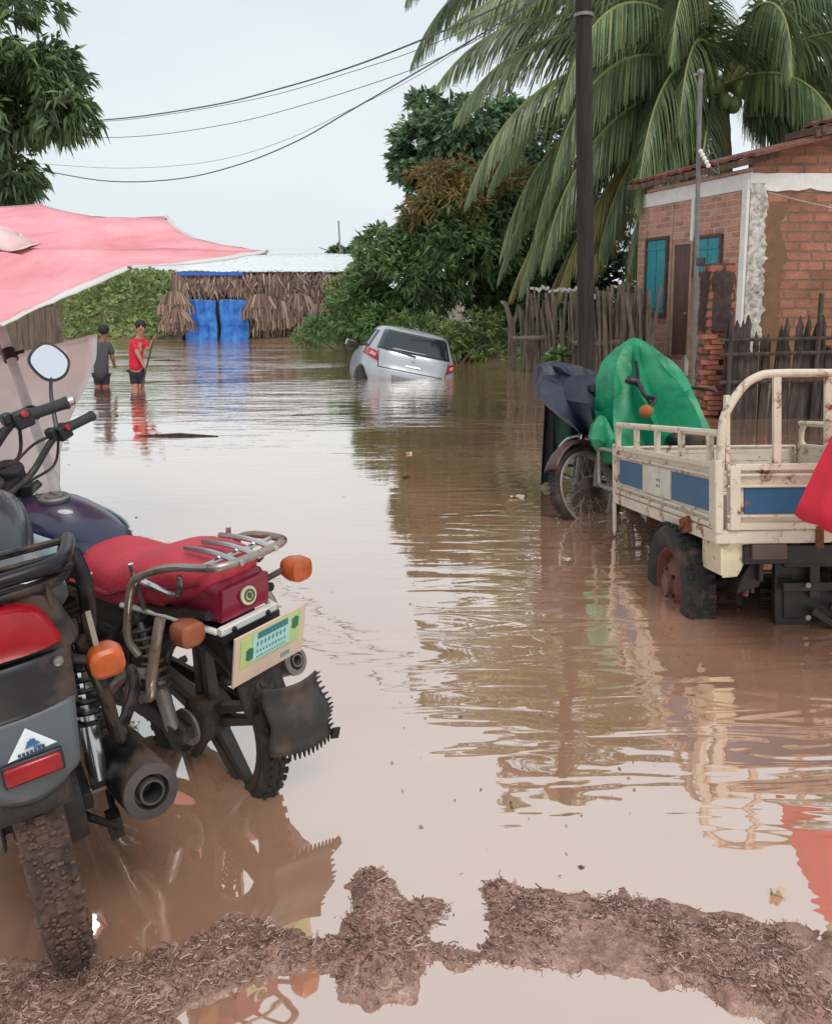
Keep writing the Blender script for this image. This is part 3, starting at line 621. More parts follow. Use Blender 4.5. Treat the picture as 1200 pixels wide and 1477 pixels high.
# forked post, thin rods
q=W(737,532); o=MB(); o.tube([q-q+V((0,0,-.4)),V((.02,0,.5)),V((.0,0,.95))],[.1,.085,.075],8); o.tube([(0,0,.9),(-.1,0,1.25),(-.16,0,1.4)],[.07,.05,.035],7); o.tube([(0,0,.9),(.09,0,1.1),(.14,0,1.35)],[.06,.045,.03],7)
x=o.build('forked_post',SG); x.location=q; tag(x,'grey forked tree post standing in the water at the left end of the stick fence','post')
q=W(757,522); o=MB(); o.tube([(0,0,-.3),(.03,0,1.6),(.12,0,2.75)],.025,6); x=o.build('metal_rod',M['rail']); x.location=q; tag(x,'thin pale rod leaning up behind the left end of the stick fence','rod')
q=P(493,372,60); q.z=2.5; o=MB(); o.tube([(0,0,0),(-.2,0,P(489,318,60).z-2.5)],.06,5); x=o.build('mast',M['rail']); x.location=q; tag(x,'thin far mast rising above the tin roof of the hut','mast')
# utility pole + cables
q0=P(846,588,11); q1=P(841,-70,11); q0.z=max(q0.z,0)
up_=thing('utility_pole','black tarred wooden utility pole rising out of frame between fence and house','utility pole',(q0.x,q0.y,0))
b=MB(); d=(q1-q0); b.tube([d*-.08,V((0,0,0)),d*.5,d],[.115,.112,.108,.10],18); b.build('shaft',mat('tarred_wood',(26,22,23),.8,var=.4,scale=5,stretch=(4,4,.4),bump=.6,two=(44,37,35)),up_)
b=MB(); tz=P(842,22,11)-V((q0.x,q0.y,0)); b.lathe([(.113,-.02),(.122,-.02),(.122,.02),(.113,.02)],tz,(0,0,1),18); b.build('band',M['alu'],up_)
b=MB(); tp=d; b.bar(tp+V((-.9,0,-.3)),tp+V((.9,0,-.3)),.1,.12); b.build('crossarm',M['woodframe'],up_); 
for k in range(4):
    b=MB(); b.lathe([(.02,0),(.05,.02),(.035,.05),(.05,.08),(.02,.1)],tp+V((-.8+k*.5,0,-.24)),(0,0,1),10); b.build('insulator',M['white'],up_)
CB=mat('cable',(92,94,98),.6)
for k,(pts,r,l) in enumerate((([(1*845,-62),(720,8),(600,60),(500,98),(400,128),(300,152),(140,173),(-60,176)],.017,'thickest and topmost of the overhead cables'),
    ([(845,-58),(715,22),(600,72),(500,105),(400,135),(300,155),(200,170),(120,176),(-60,184)],.007,'thin overhead wire just below the topmost cable'),
    ([(845,-55),(715,40),(640,80),(560,112),(440,150),(330,178),(200,196),(75,197),(-60,190)],.008,'thin overhead wire second from the lowest bundle, ending in the left tree'),
    ([(845,-50),(700,45),(600,110),(500,160),(400,206),(300,233),(180,242),(65,236),(-60,225)],.005,'faintest overhead wire just above the lowest cable'),
    ([(845,-46),(700,45),(600,104),(500,162),(430,202),(350,235),(260,257),(160,261),(65,246),(-60,220)],.014,'lowest sagging overhead cable'))):
    b=MB(); n=len(pts); b.tube([P(x,y,11+9*(i/(n-1))) for i,(x,y) in enumerate(pts)],r*.85,5,smooth=5); tag(b.build('overhead_cable',CB),l,'cable','cables crossing the sky')
# antenna pole by the house
q=P(1003,520,12.4); q.z=0; ao=thing('service_mast','slim grey metal mast with wire brackets in front of the house facade','mast',q)
b=MB(); t1=P(1010,104,12.4)-q; b.tube([(0,0,-.3),t1*.5,t1],.035,8); b.build('pipe',mat('galvanised',(128,126,124),.5,.6,dirt=.3),ao)
b=MB(); b.ball(t1,.055); b.tube([t1,t1+V((-.1,0,-.05))],.02,6); b.build('cap',M['alu'],ao)
b=MB(); t2=P(1008,228,12.3)-q
for i in range(5): b.ball(t2+V((.02+.03*i,0,.1-.05*i)),(.035,.03,.035),7,5)
b.build('insulator',M['white'],ao)
b=MB(); b.tube([t2,t2+V((.14,0,-.1)),t2+V((.3,.0,-.22)),t2+V((.34,.2,-.1))],.009,5,smooth=4); b.tube([t2+V((0,0,-.1)),t2+V((.2,0,.08)),t2+V((.3,0,-.15))],.008,5,smooth=4); b.build('wire',CB,ao)
b=MB(); t3=P(1012,377,12.4)-q; b.box(t3+V((-.02,0,.0)),(.14,.08,.12)); b.build('meter_box',M['black'],ao,bevel=.01)
b=MB(); b.tube([P(1108,277,12.7),P(1150,288,12.4),P(1215,303,12),P(1300,322,11.5)],.012,5,smooth=4); tag(b.build('service_cable',mat('pale_cable',(170,150,130),.6)),'pale cable drooping across the brick side wall of the house','cable')
# ------------------------------------------------------------------ thatched hut
h0=P(268,480,31); h0.z=0; hu=thing('thatched_hut','low hut with white tin roof and brown palm thatch hanging over the far bank','hut',h0)
xr=P(512,480,31).x-h0.x
b=MB(); zf=P(300,391,31).z; zb_=P(300,366,35.5).z
def rf_(u,v): x=-.25+(xr+.4)*u; return V((x,-.2+4.6*v,zf+(zb_-zf)*v+.012*math.sin(x*28)+.05*noise.noise(V((x,v*2,0)))))
b.grid(rf_,150,4); b.build('roof',mat('white_tin',(226,230,228),.4,.1,var=.08,rust=.12,dirt=.2,dcol=(150,140,128),dscale=2),hu,solid=.03)
b=MB(); b.box((1.05,-.23,zf-.09),(2.4,.03,.12)); b.build('blue_edge_strip',mat('blue_tarp',(52,104,196),.5),hu)
rng=random.Random(12)
def strips(b,n,x0,x1,zt,zb_f,yj=.15):
    for i in range(n):
        x=rng.uniform(x0,x1); y=rng.uniform(-.15,-.15+yj); z1=zt+rng.uniform(-.25,.05); zb2=zb_f(x)+rng.uniform(-.2,.35)
        if zb2>z1-.1: continue
        w_=rng.uniform(.015,.04); l=rng.gauss(0,.16); y-=.05*rng.random()
        i0=len(b.v); m=(z1+zb2)/2
        b.v += [V((x-w_,y,z1)),V((x+w_,y,z1)),V((x-w_+l*.4,y-.05,m)),V((x+w_+l*.4,y-.03,m)),V((x-w_*.3+l,y-.06,zb2)),V((x+w_*.3+l,y-.06,zb2))]
        b.f += [(i0,i0+1,i0+3,i0+2),(i0+2,i0+3,i0+5,i0+4)]
TH=NT('palm_thatch'); g_=TH.n('ShaderNodeNewGeometry'); c=TH.ramp(g_.outputs['Random Per Island'],[(0,lin((86,68,60))),(.6,lin((138,114,102))),(1,lin((182,156,140)))]); TH.l(c,TH.b.inputs['Base Color']); TH.b.inputs['Roughness'].default_value=.85
b=MB(); b.recalc=False
strips(b,900,0,xr,zf-.05,lambda x: zf-.65-.15*math.sin(x*2.3),.25); strips(b,700,0,xr,zf-.35,lambda x:zf-.98+.12*math.sin(x*5),.3)
for tz in (.75,1.05,1.35,1.65,1.95): strips(b,330,2.45+.15*math.sin(tz*9),xr,zf-tz,lambda x:zf-tz-.5,.35)
for hx,hz,hr in ((2.9,1.5,.8),(3.6,1.25,.9),(4.3,1.5,.8),(5.1,1.15,.9),(5.8,1.4,.8),(-.2,1.6,.7),(-.15,1.0,.7)):
    for i in range(150):
        a=rng.gauss(0,.75); L=hr*rng.uniform(.5,1); yj=rng.uniform(-.12,.05); pts=[V((hx,-.35+yj,hz)),V((hx+math.sin(a)*L*.55,-.5+yj,hz+.18*math.cos(a))),V((hx+math.sin(a)*L*.95,-.5+yj,hz-L*.55)),V((hx+math.sin(a)*L,-.47+yj,hz-L*1.0))]; w_=rng.uniform(.015,.035)
        for k in range(3):
            p,q=pts[k],pts[k+1]; i0=len(b.v); o_=V((w_,0,w_*.5)); b.v+=[p-o_,p+o_,q+o_*.8,q-o_*.8]; b.f.append((i0,i0+1,i0+2,i0+3))
strips(b,260,-.45,.1,zf-.1,lambda x:.35); strips(b,500,3.0,5.5,1.9,lambda x:.3,.4)
b.build('thatch',TH.m,hu,smooth=False)
b=MB(); b.box((xr/2,.5,.9),(xr,.1,3.2)); b.box((.0,.3,.9),(.1,.6,3)); b.build('wall',mat('dim_mud_wall',(96,78,68),.9,var=.3),hu,smooth=False)
for x in (-.1,1.18,2.35,3.9,xr-.1):
    b=MB(); b.tube([(x,0,-.4),(x+.03,0,2.4)],.06,7); b.build('post',SD,hu)
BT=mat('blue_tarp_sheet',(20,80,176),.5,var=.2,scale=3,bump=.3,bscale=5,two=(66,136,212))
for a_,c_,l in ((268,313,'bright blue plastic sheet hanging at the left of the hut front'),(318,359,'bright blue plastic sheet hanging at the right, beside the hut post')):
    A=P(a_,480,30.8); C=P(c_,480,30.8); zt=P(a_,432,30.8).z
    b=MB(); ph=a_
    def fn(u,v): return V(((C.x-A.x)*u+.02*math.sin(v*9+ph),-.03*math.sin(u*19+ph+3*v)-.03*math.sin(math.pi*v)+.02*noise.noise(V((u*5,v*6,ph))),-.3+(zt+.3)*v+.02*math.sin(u*5)*(v>.96)))
    b.grid(fn,40,26); x=b.build('blue_sheet',BT,solid=.012); x.location=(A.x,A.y,0); tag(x,l,'tarp','blue sheets under the hut thatch')
# board fence at the left
a=P(-120,470,18); c=P(84,470,18); fo=thing('board_fence','dark vertical board fence below the left rim of the pink umbrella','fence',(a.x,a.y,0))
b=MB(); n=24; rng=random.Random(5)
for i in range(n):
    x=(c.x-a.x)*i/n; b.box((x+.06,rng.uniform(-.01,.01),.42),((c.x-a.x)/n*.94,.03,1.75+rng.uniform(-.05,.05)))
b.build('boards',mat('grey_brown_boards',(104,88,76),.85,var=.4,stretch=(4,4,.4)),fo,smooth=False)
b=MB(); b.box((c.x-a.x+.03,0,.5),(.09,.09,1.9)); b.build('post',SG,fo)
# ------------------------------------------------------------------ pink umbrella
C=P(-52,376,4.2); tips=[(385,362,4.5),(187,385,3.45),(0,471,2.95),(-230,540,2.9),(-480,480,3.5),(-560,380,4.6),(-420,300,5.5),(-190,285,6.0),(60,294,6.0),(241,312,5.4)]
TT=[P(*t) for t in tips]; n=len(TT); uo=thing('market_umbrella','large faded pink market umbrella with white trim tilted on a steel pole','umbrella',(W(150,905).x,W(150,905).y,0)); U0=V(uo.location)
PK=cloth('pink_canvas',(240,150,158),.8,two=(248,176,182),var=.14,trans=.10,bump=.4,spec=.2); PW=cloth('white_canvas_trim',(226,222,218),.8,trans=.2)
def rimpt(k):   # k float around
    i=int(k)%n; t=k-int(k); a,c=TT[i],TT[(i+1)%n]; q=a.lerp(c,t); cc=V((sum(p.x for p in TT),sum(p.y for p in TT),sum(p.z for p in TT)))/n
    s=math.sin(math.pi*t); return q.lerp(C,.07*s)+V((0,0,-.02*s))
def canopy(u,v,h=0):
    q=rimpt(u*n); t=v; p=C.lerp(q,t); f=u*n-int(u*n)
    p.z+= .02*math.sin(math.pi*t)+.06*(1-t)**2-.10*(t**4)*0 - .035*math.sin(math.pi*f)*math.sin(math.pi*min(1,t*1.1)) + .012*noise.noise(V((p.x*4,p.y*4,0)))*math.sin(math.pi*t)+.006*noise.noise(V((p.x*15,p.y*15,0)))
    p.z+=h; return p-U0
b=MB(); b.recalc=False; b.grid(lambda u,v:canopy(u if u<1 else 0,.02+.955*v),100,18); um=b.build('canopy',PK,uo,solid=.004,angle=80)
b=MB(); b.recalc=False; b.grid(lambda u,v:canopy(u if u<1 else 0,.982+.022*v,.003-.015*v*v*(0.6+.4*math.sin(u*60))),160,3); b.build('trim',PW,um,solid=.003,angle=80)
b=MB(); b.recalc=False; b.grid(lambda u,v:canopy(u if u<1 else 0,.0+.235*v,.022+.13*(1-v)**.8+.008*math.sin(u*50)*v),60,6); b.build('vent_cap',cloth('faded_pink_cap',(236,190,190),.8,var=.2,two=(244,214,210),trans=.2),uo,solid=.003,angle=80)
b=MB(); b.recalc=False
b.grid(lambda u,v:canopy(u if u<1 else 0,.225+.02*v,.026+.008*math.sin(u*50)),60,1); b.build('cap_trim',PW,uo,solid=.003,angle=80)
CH=C-U0
for i,q in enumerate(TT):
    b=MB(); b.tube([CH-V((0,0,.06)),(CH.lerp(q-U0,.5))-V((0,0,.022)),q-U0-V((0,0,.012))],.007,5,smooth=4); b.ball(q-U0,.009,7,5); b.build('rib',M['rail'],uo)
pb=P(0,471,4.2); pm=P(76,690,3.9); pe=W(150,905)
b=MB(); b.tube([pe-U0-V((0,0,.3)),pm-U0,pb-U0,C-U0-V((0,0,.02))],.024,12); b.build('pole',M['chrome'] if 0 else mat('steel_pole',(188,188,188),.45,dirt=.12,dscale=4),uo)
b=MB(); d=(pm-pb).normalized()
for q in (P(14,512,4.15),P(44,597,4.0)): b=MB(); b.lathe([(.022,-.03),(.034,-.03),(.036,.03),(.022,.03)],q-U0,d,12); b.tube([q-U0,q-U0+V((.07,0,.02))],.010,6); b.build('collar',M['black'],uo)
# grey sheet hanging behind the bikes
def ex(y):
    T=[(483,140),(515,139),(550,124),(600,98),(640,87),(760,85)]
    for (a,xa),(c,xc) in zip(T,T[1:]):
        if y<=c: return xa+(xc-xa)*(y-a)/(c-a)
    return 85
def top(x): return 483+(140-x)*.25 if x>0 else 518+(-x)*.12
def sh(u,v):
    # u 0 left..1 right edge ; v 0 top..1 bottom
    x0=-260; y=None; yr=483+v*255; xr_=ex(yr); x=x0+(xr_-x0)*u; yt=top(x); y=yt+(748-yt)*v
    Yd=5.25+.12*noise.noise(V((x*.02,y*.006,0)))+.06*math.sin(x*.09+v*2)*(.3+v)+.25*(1-v)*(u)+.03*noise.noise(V((x*.06,y*.05,4)))
    q=P(x,y,Yd); return q
sb=P(-260,745,5.25); s0=V((sb.x,sb.y,0))
b=MB(); b.recalc=False; b.grid(lambda u,v:sh(u,v)-s0,60,30); x=b.build('grey_sheet',cloth('grey_plastic_sheet',(244,241,238),.7,two=(250,248,246),var=.08,trans=.2),solid=.004,angle=80); x.location=s0
tag(x,'greyish white plastic sheet hanging behind the umbrella pole and handlebars','tarp')
b=MB(); b.tube([sh(0,0)-s0,sh(.5,0)-s0,sh(.8,0)-s0,sh(1,0)-s0],.012,6,smooth=4); b.build('hem',PW,x)
# ------------------------------------------------------------------ people
def skinmesh(name,nodes,edges,m,parent,sub=2):
    me=bpy.data.meshes.new(name); me.from_pydata([tuple(n[0]) for n in nodes],edges,[]); o=bpy.data.objects.new(name,me); COL.objects.link(o)
    md=o.modifiers.new('skin','SKIN'); md.use_smooth_shade=True
    sv=me.skin_vertices[0].data
    for i,n in enumerate(nodes):
        r=n[1]; sv[i].radius=(r,r) if isinstance(r,(int,float)) else r
    sv[0].use_root=True
    if sub: s=o.modifiers.new('sub','SUBSURF'); s.levels=sub; s.render_levels=sub
    me.materials.append(m); o.parent=parent; return o
def person(label,loc,J,skin,shirtm,shortm,hairm,face,cap=None):
    o=thing('person',label,'person',loc,group='children wading in the flood'); g=lambda k:V(J[k])
    nodes=[(g('pelvis'),.085),(g('waist'),.08),(g('chest'),.1),(g('neck'),.042),(g('head')-V((0,0,.07)),.055),(g('head'),.082),(g('head')+V((0,0,.06)),.06)]
    ed=[(0,1),(1,2),(2,3),(3,4),(4,5),(5,6)]
    def chain(start,seq):
        p=start
        for q,r in seq: nodes.append((V(q),r)); ed.append((p,len(nodes)-1)); p=len(nodes)-1
        return p
    for s in ('l','r'):
        h=chain(2,[(g('sh'+s),.05),(g('el'+s),.036),(g('ha'+s)*.85+g('el'+s)*.15,.025),(g('ha'+s),.026)])
        hp=g('ha'+s); fd=(hp-g('el'+s)).normalized(); sd,u=frame(fd)
        for k in range(4): chain(h,[(hp+fd*.035+sd*(.012*(k-1.5)),.009),(hp+fd*(.06+.006*(1-abs(k-1.5)))+sd*(.013*(k-1.5))+V(face)*.01,.0075),(hp+fd*.065+sd*(.012*(k-1.5))+V(face)*.028,.006)])
        chain(h,[(hp+fd*.012+sd*.03,.009),(hp+fd*.035+sd*.036+V(face)*.012,.007)])
        f=chain(0,[(g('hi'+s),.075),(g('kn'+s),.05),(g('kn'+s).lerp(g('an'+s),.35),.047),(g('an'+s),.032),(g('an'+s)+V(face)*.12+V((0,0,-.05)),.03)])
    skinmesh('body',nodes,ed,skin,o)
    fc=V(face).normalized(); hd=g('head'); sd=fc.cross(V((0,0,1))).normalized()
    b=MB(); b.tube([hd+fc*.078+V((0,0,.02)),hd+fc*.102+V((0,0,-.02)),hd+fc*.08+V((0,0,-.028))],[.008,.015,.01],6); b.build('nose',skin,o)
    for s in (-1,1):
        b=MB(); b.ball(hd+fc*.074+sd*.032*s+V((0,0,.012)),(.008,.008,.005),8,5); b.build('eye',M['hair'],o)
        b=MB(); b.ball(hd+sd*.088*s+V((0,0,-.01)),(.014,.016,.026),8,6); b.build('ear',skin,o)
    b=MB(); b.tube([hd+fc*.078+sd*.025+V((0,0,-.052)),hd+fc*.086+V((0,0,-.054)),hd+fc*.078-sd*.025+V((0,0,-.052))],.006,5); b.build('mouth',mat('lips',(120,64,58),.5),o)
    b=MB(); b.ball((0,0,0),(.094,.098,.088),20,12); M3=Matrix.Translation(hd-fc*.022+V((0,0,.03))); b.v=[M3@(p*(1+.05*noise.noise(p*30))) for p in b.v]; b.build('hair',hairm,o)
    if cap:
        b=MB(); b.lathe([(.1,0),(.104,.03),(.088,.07),(.045,.095),(.001,.1)],hd-fc*.01+V((0,0,.045)),(0,0,1),16,caps=False); b.prism([hd+fc*.06+sd*.07+V((0,0,.035)),hd+fc*.16+sd*.05+V((0,0,.025)),hd+fc*.16-sd*.05+V((0,0,.025)),hd+fc*.06-sd*.07+V((0,0,.035))],(0,0,1),.008); b.build('cap',cap,o)
    k=J['hem']; nodes=[(g('chest')+V((0,0,-.02)),J['cw']),(g('chest').lerp(g('neck'),.55),(.07,.075)),(g('waist'),J['ww']),(V(k),J['hw'])]; ed=[(0,1),(0,2),(2,3)]
    for s in ('l','r'):
        i=len(nodes); nodes+=[(g('sh'+s),.066),(g('sh'+s).lerp(g('el'+s),.75),.058)]; ed+=[(0,i),(i,i+1)]
    skinmesh('shirt',nodes,ed,shirtm,o)
    nodes=[(g('pelvis'),(.10,.10))]; ed=[]
    for s in ('l','r'):
        i=len(nodes); nodes+=[(g('hi'+s),.08),(g('hi'+s).lerp(g('kn'+s),J.get('sl',.7)),.07)]; ed+=[(0,i),(i,i+1)]
    skinmesh('shorts',nodes,ed,shortm,o); return o
SH1=cloth('charcoal_shirt',(76,76,84),.9,bump=.6); SH2=cloth('red_shirt',(206,38,62),.8,bump=.6); SO=cloth('navy_shorts',(46,42,62),.85); SO2=cloth('dark_shorts',(52,50,56),.9)
w1=W(146,557); w2=W(200,560); w1.z=w2.z=0
person('child in a loose charcoal t-shirt wading away from the camera, head bowed',w1,dict(pelvis=(.02,0,.22),waist=(.02,0,.38),chest=(.04,.01,.60),neck=(.06,.02,.78),head=(.085,.04,.91),
  shl=(-.10,0,.68),ell=(-.15,.04,.47),hal=(-.08,.22,.38),shr=(.17,0,.68),elr=(.215,.02,.46),har=(.17,.18,.33),hil=(-.05,0,.16),knl=(-.045,.02,-.12),anl=(-.05,0,-.45),hir=(.08,0,.16),knr=(.065,.03,-.12),anr=(.07,.02,-.45),hem=(.01,0,.10),cw=(.15,.11),ww=(.165,.12),hw=(.20,.15),sl=.55),
  M['skin'],SH1,SO2,M['hair'],(.25,1,-.25))
person('boy in a red t-shirt and dark shorts turned round while leaning on a wooden pole',w2,dict(pelvis=(-.03,0,.32),waist=(-.02,0,.45),chest=(.03,0,.68),neck=(.06,0,.87),head=(.09,-.03,1.0),
  shl=(-.05,-.03,.76),ell=(.06,-.13,.56),hal=(.145,-.1,.36),shr=(.11,.02,.77),elr=(.20,-.04,.62),har=(.315,-.06,.83),hil=(-.07,0,.27),knl=(-.04,-.05,-.04),anl=(-.07,.02,-.44),hir=(.02,.03,.27),knr=(.05,.0,-.04),anr=(.03,.05,-.44),hem=(-.035,0,.27),cw=(.115,.115),ww=(.112,.11),hw=(.14,.135),sl=.75),
  M['skinfair'],SH2,SO,M['hair'],(.35,-.9,.05))
b=MB(); b.tube([(.40,-.05,1.10),(.25,-.09,.62),(.09,-.12,.02),(-.04,-.15,-.45)],[.011,.014,.015,.015],7); x=b.build('wooden_pole',mat('dark_pole_wood',(78,70,62),.8)); x.location=w2; tag(x,'slender dark wooden pole held in both hands by the boy in red','pole')
# ------------------------------------------------------------------ car
SL=[(.18,.16,3.7,.76),(.35,.05,3.82,.82),(.5,.0,3.88,.845),(.62,.015,3.88,.85),(.74,.06,3.8,.845),(.86,.085,3.45,.83),(.95,.11,2.95,.80),(1.05,.17,2.72,.755),(1.2,.28,2.42,.69),(1.34,.40,2.12,.63),(1.42,.52,1.95,.585),(1.47,.72,1.75,.5),(1.49,1.0,1.5,.25)]
def sl_(z):
    for a,c in zip(SL,SL[1:]):
        if z<=c[0]: t=max(0,(z-a[0])/(c[0]-a[0])); return [a[i]+(c[i]-a[i])*t for i in range(4)]
    return SL[-1]
EX=4.0
def back(y,z): _,a,c,w_=sl_(z); return (a+c)/2-(c-a)/2*max(0,1-abs(y/w_)**EX)**(1/EX)
def sidey(x,z): _,a,c,w_=sl_(z); return w_*max(0,1-abs((x-(a+c)/2)/((c-a)/2))**EX)**(1/EX)
cp=W(590,547); ca=thing('hatchback_car','silver hatchback stranded rear end up and tilted in the flood by the bushes','car',(cp.x-.07,cp.y-.1,-.53)); ca.rotation_euler=(R(12),R(3),R(90+8.5)); ca.scale=(1,1.12,1)
CP=mat('silver_paint',(176,180,184),.3,.35,var=.04,coat=.4,dirt=.2,dscale=2,dcol=(150,140,132)); GL=mat('dark_car_glass',(34,42,50),.08,var=.1,spec=.8)
b=MB(); rings=[]; zs=[.18+.0325*i for i in range(41)]; zs[-1]=1.49
for z in zs:
    _,a,c,w_=sl_(z); r=[]
    for k in range(64):
        t=2*math.pi*k/64; cc,s=math.cos(t),math.sin(t); r.append(V(((a+c)/2+(c-a)/2*math.copysign(abs(cc)**(2/EX),cc), w_*math.copysign(abs(s)**(2/EX),s), z)))
    rings.append(r)
b.loft(rings); b.build('body',CP,ca,angle=60)
def rpatch(name,c4,m,off=.006,n=14,parent=ca,bow=0):   # c4: corners (y,z) bl br tr tl
    def fn(u,v):
        a=[c4[0][i]+(c4[1][i]-c4[0][i])*u for i in (0,1)]; c=[c4[3][i]+(c4[2][i]-c4[3][i])*u for i in (0,1)]; y=a[0]+(c[0]-a[0])*v; z=a[1]+(c[1]-a[1])*v+bow*math.sin(math.pi*u)*(1-2*v)*-1; return V((back(y,z)-off,y,z))
    b=MB(); b.grid(fn,n,8); return b.build(name,m,parent,solid=.004)
rpatch('rear_window',[(-.62,1.0),(.62,1.0),(.53,1.36),(-.53,1.36)],GL,.012)
for s in (1,-1):
    rpatch('tail_light',[(s*.58,.76),(s*.80,.86),(s*.765,1.0),(s*.60,.93)],M['redlens'],.016,8)
    rpatch('light_lens',[(s*.63,.83),(s*.72,.87),(s*.70,.93),(s*.62,.89)],mat('pale_lens',(226,150,150),.2),.023,6)
rpatch('seam',[(-.56,.66),(.56,.66),(.56,.672),(-.56,.672)],M['black'],.006); rpatch('seam',[(.555,.66),(.565,.66),(.60,.98),(.59,.98)],M['black'],.006); rpatch('seam',[(-.555,.66),(-.565,.66),(-.60,.98),(-.59,.98)],M['black'],.006)
rpatch('bumper_inset',[(-.3,.42),(.3,.42),(.33,.56),(-.33,.56)],mat('bumper_grey',(120,122,124),.5),.008)
rpatch('spoiler',[(-.52,1.375),(.52,1.375),(.48,1.42),(-.48,1.42)],CP,.05)
b=MB(); b.tube([(back(0,.97)-.03,-.02,.965),(back(.2,1.02)-.035,.25,1.0),(back(.42,1.03)-.03,.5,1.03)],.013,6); b.build('wiper',M['black'],ca)
b=MB(); b.lathe([(.03,0),(.04,.006),(.0,.008)],(back(0,.87)-.002,0,.87),(-1,0,0),16); b.tube([(back(0,.87)-.012,-.03,.87),(back(0,.87)-.014,0,.86),(back(0,.87)-.012,.03,.87)],.004,5); b.build('emblem',M['chrome'],ca)
b=MB(); b.tube([(back(0,.76)-.01,-.12,.765),(back(0,.76)-.01,.12,.765)],.01,6); b.build('boot_handle',M['chrome'],ca)
for s in (1,-1):
    for x0,x1,nm in ((.55,1.25,'side_window'),(1.3,2.15,'side_window')):
        def fn(u,v): z=1.0+.34*v; x=x0+(x1-x0)*u+(.0 if x0>1 else .12*v)-(.12*v if x1>2 else 0); return V((x,s*(sidey(x,z)+.006),z))
        b=MB(); b.grid(fn,10,6); b.build(nm,GL,ca,solid=.004)
    b=MB(); b.box((2.35,s*.9,1.02),(.09,.2,.14)); mr_=b.build('door_mirror',M['black'],ca,bevel=.03); b=MB(); b.box((2.38,s*.93,1.03),(.06,.19,.13)); b.build('mirror_shell',CP,mr_,bevel=.03)
    for x in (.62,3.15):
        wh=MB(); wh.lathe([(.2,-.09),(.29,-.09),(.305,-.05),(.305,.05),(.29,.09),(.2,.09)],(x,s*.775,.29),(0,s,0),28); wo_=wh.build('wheel',M['tyre'],ca); wh=MB()
        wh.lathe([(.2,.085),(.19,.06),(.05,.07),(.04,.09),(.001,.09)],(x,s*.775,.29),(0,s,0),20); wh.build('rim',M['alu'],wo_)
        def fa(u,v): a=math.pi*u; r=.31+.05*v; z=max(.19,.29+r*math.sin(a)); xx=x+r*math.cos(a); return V((xx,s*(sidey(xx,z)+.008),z))
        b=MB(); b.grid(fa,16,1); b.build('wheel_arch',M['black'],ca,solid=.004)
b=MB(); b.tube([(1.5,.0,1.49),(1.2,0,1.62)],.006,5); b.build('aerial',M['black'],ca)
# ------------------------------------------------------------------ floating bits
rng=random.Random(14)
for i,(px,py,L,l) in enumerate(((258,629,.42,'long dark stick floating in line with the red-shirted boy'),(242,520,.35,'short dark stick floating right of the wooden pole'),(745,718,.06,'pale scrap floating left of the covered motorcycle wheel'),(585,690,.03,'small leaf floating in mid water'),(1122,1292,.02,'shiny wet scrap at the edge of the right mud'),(590,655,.03,'pale leaf floating above the middle of the water'))):
    q=W(px,py); b=MB()
    if L>.2: b.tube([(-L,0,.0),(0,.02,.012),(L,-.02,0)],[.008,.018,.006],6)
    elif 'pale' in l or 'shiny' in l or 'leaf' in l: b.grid(lambda u,v:V(((u-.5)*L*2*(1-.6*abs(v-.5)),(v-.5)*L,.006+.012*math.sin(u*5+v*4))),6,4)
    else:
        for k in range(7 if 'clump' in l else 3):
            a=rng.uniform(0,3.1); b.tube([(0,0,0),(math.cos(a)*L*.6,rng.uniform(-.01,.01),abs(math.sin(a))*L*.6+.004),(math.cos(a+.3)*L,0,abs(math.sin(a+.3))*L*.8)],.0016,4)
    pale='pale' in l or 'shiny' in l
    x=b.build('floating_scrap' if pale else ('floating_leaf' if 'leaf' in l else 'floating_twig'),M['palewood'] if pale else SD); x.location=(q.x,q.y,.003); tag(x,l,'debris')
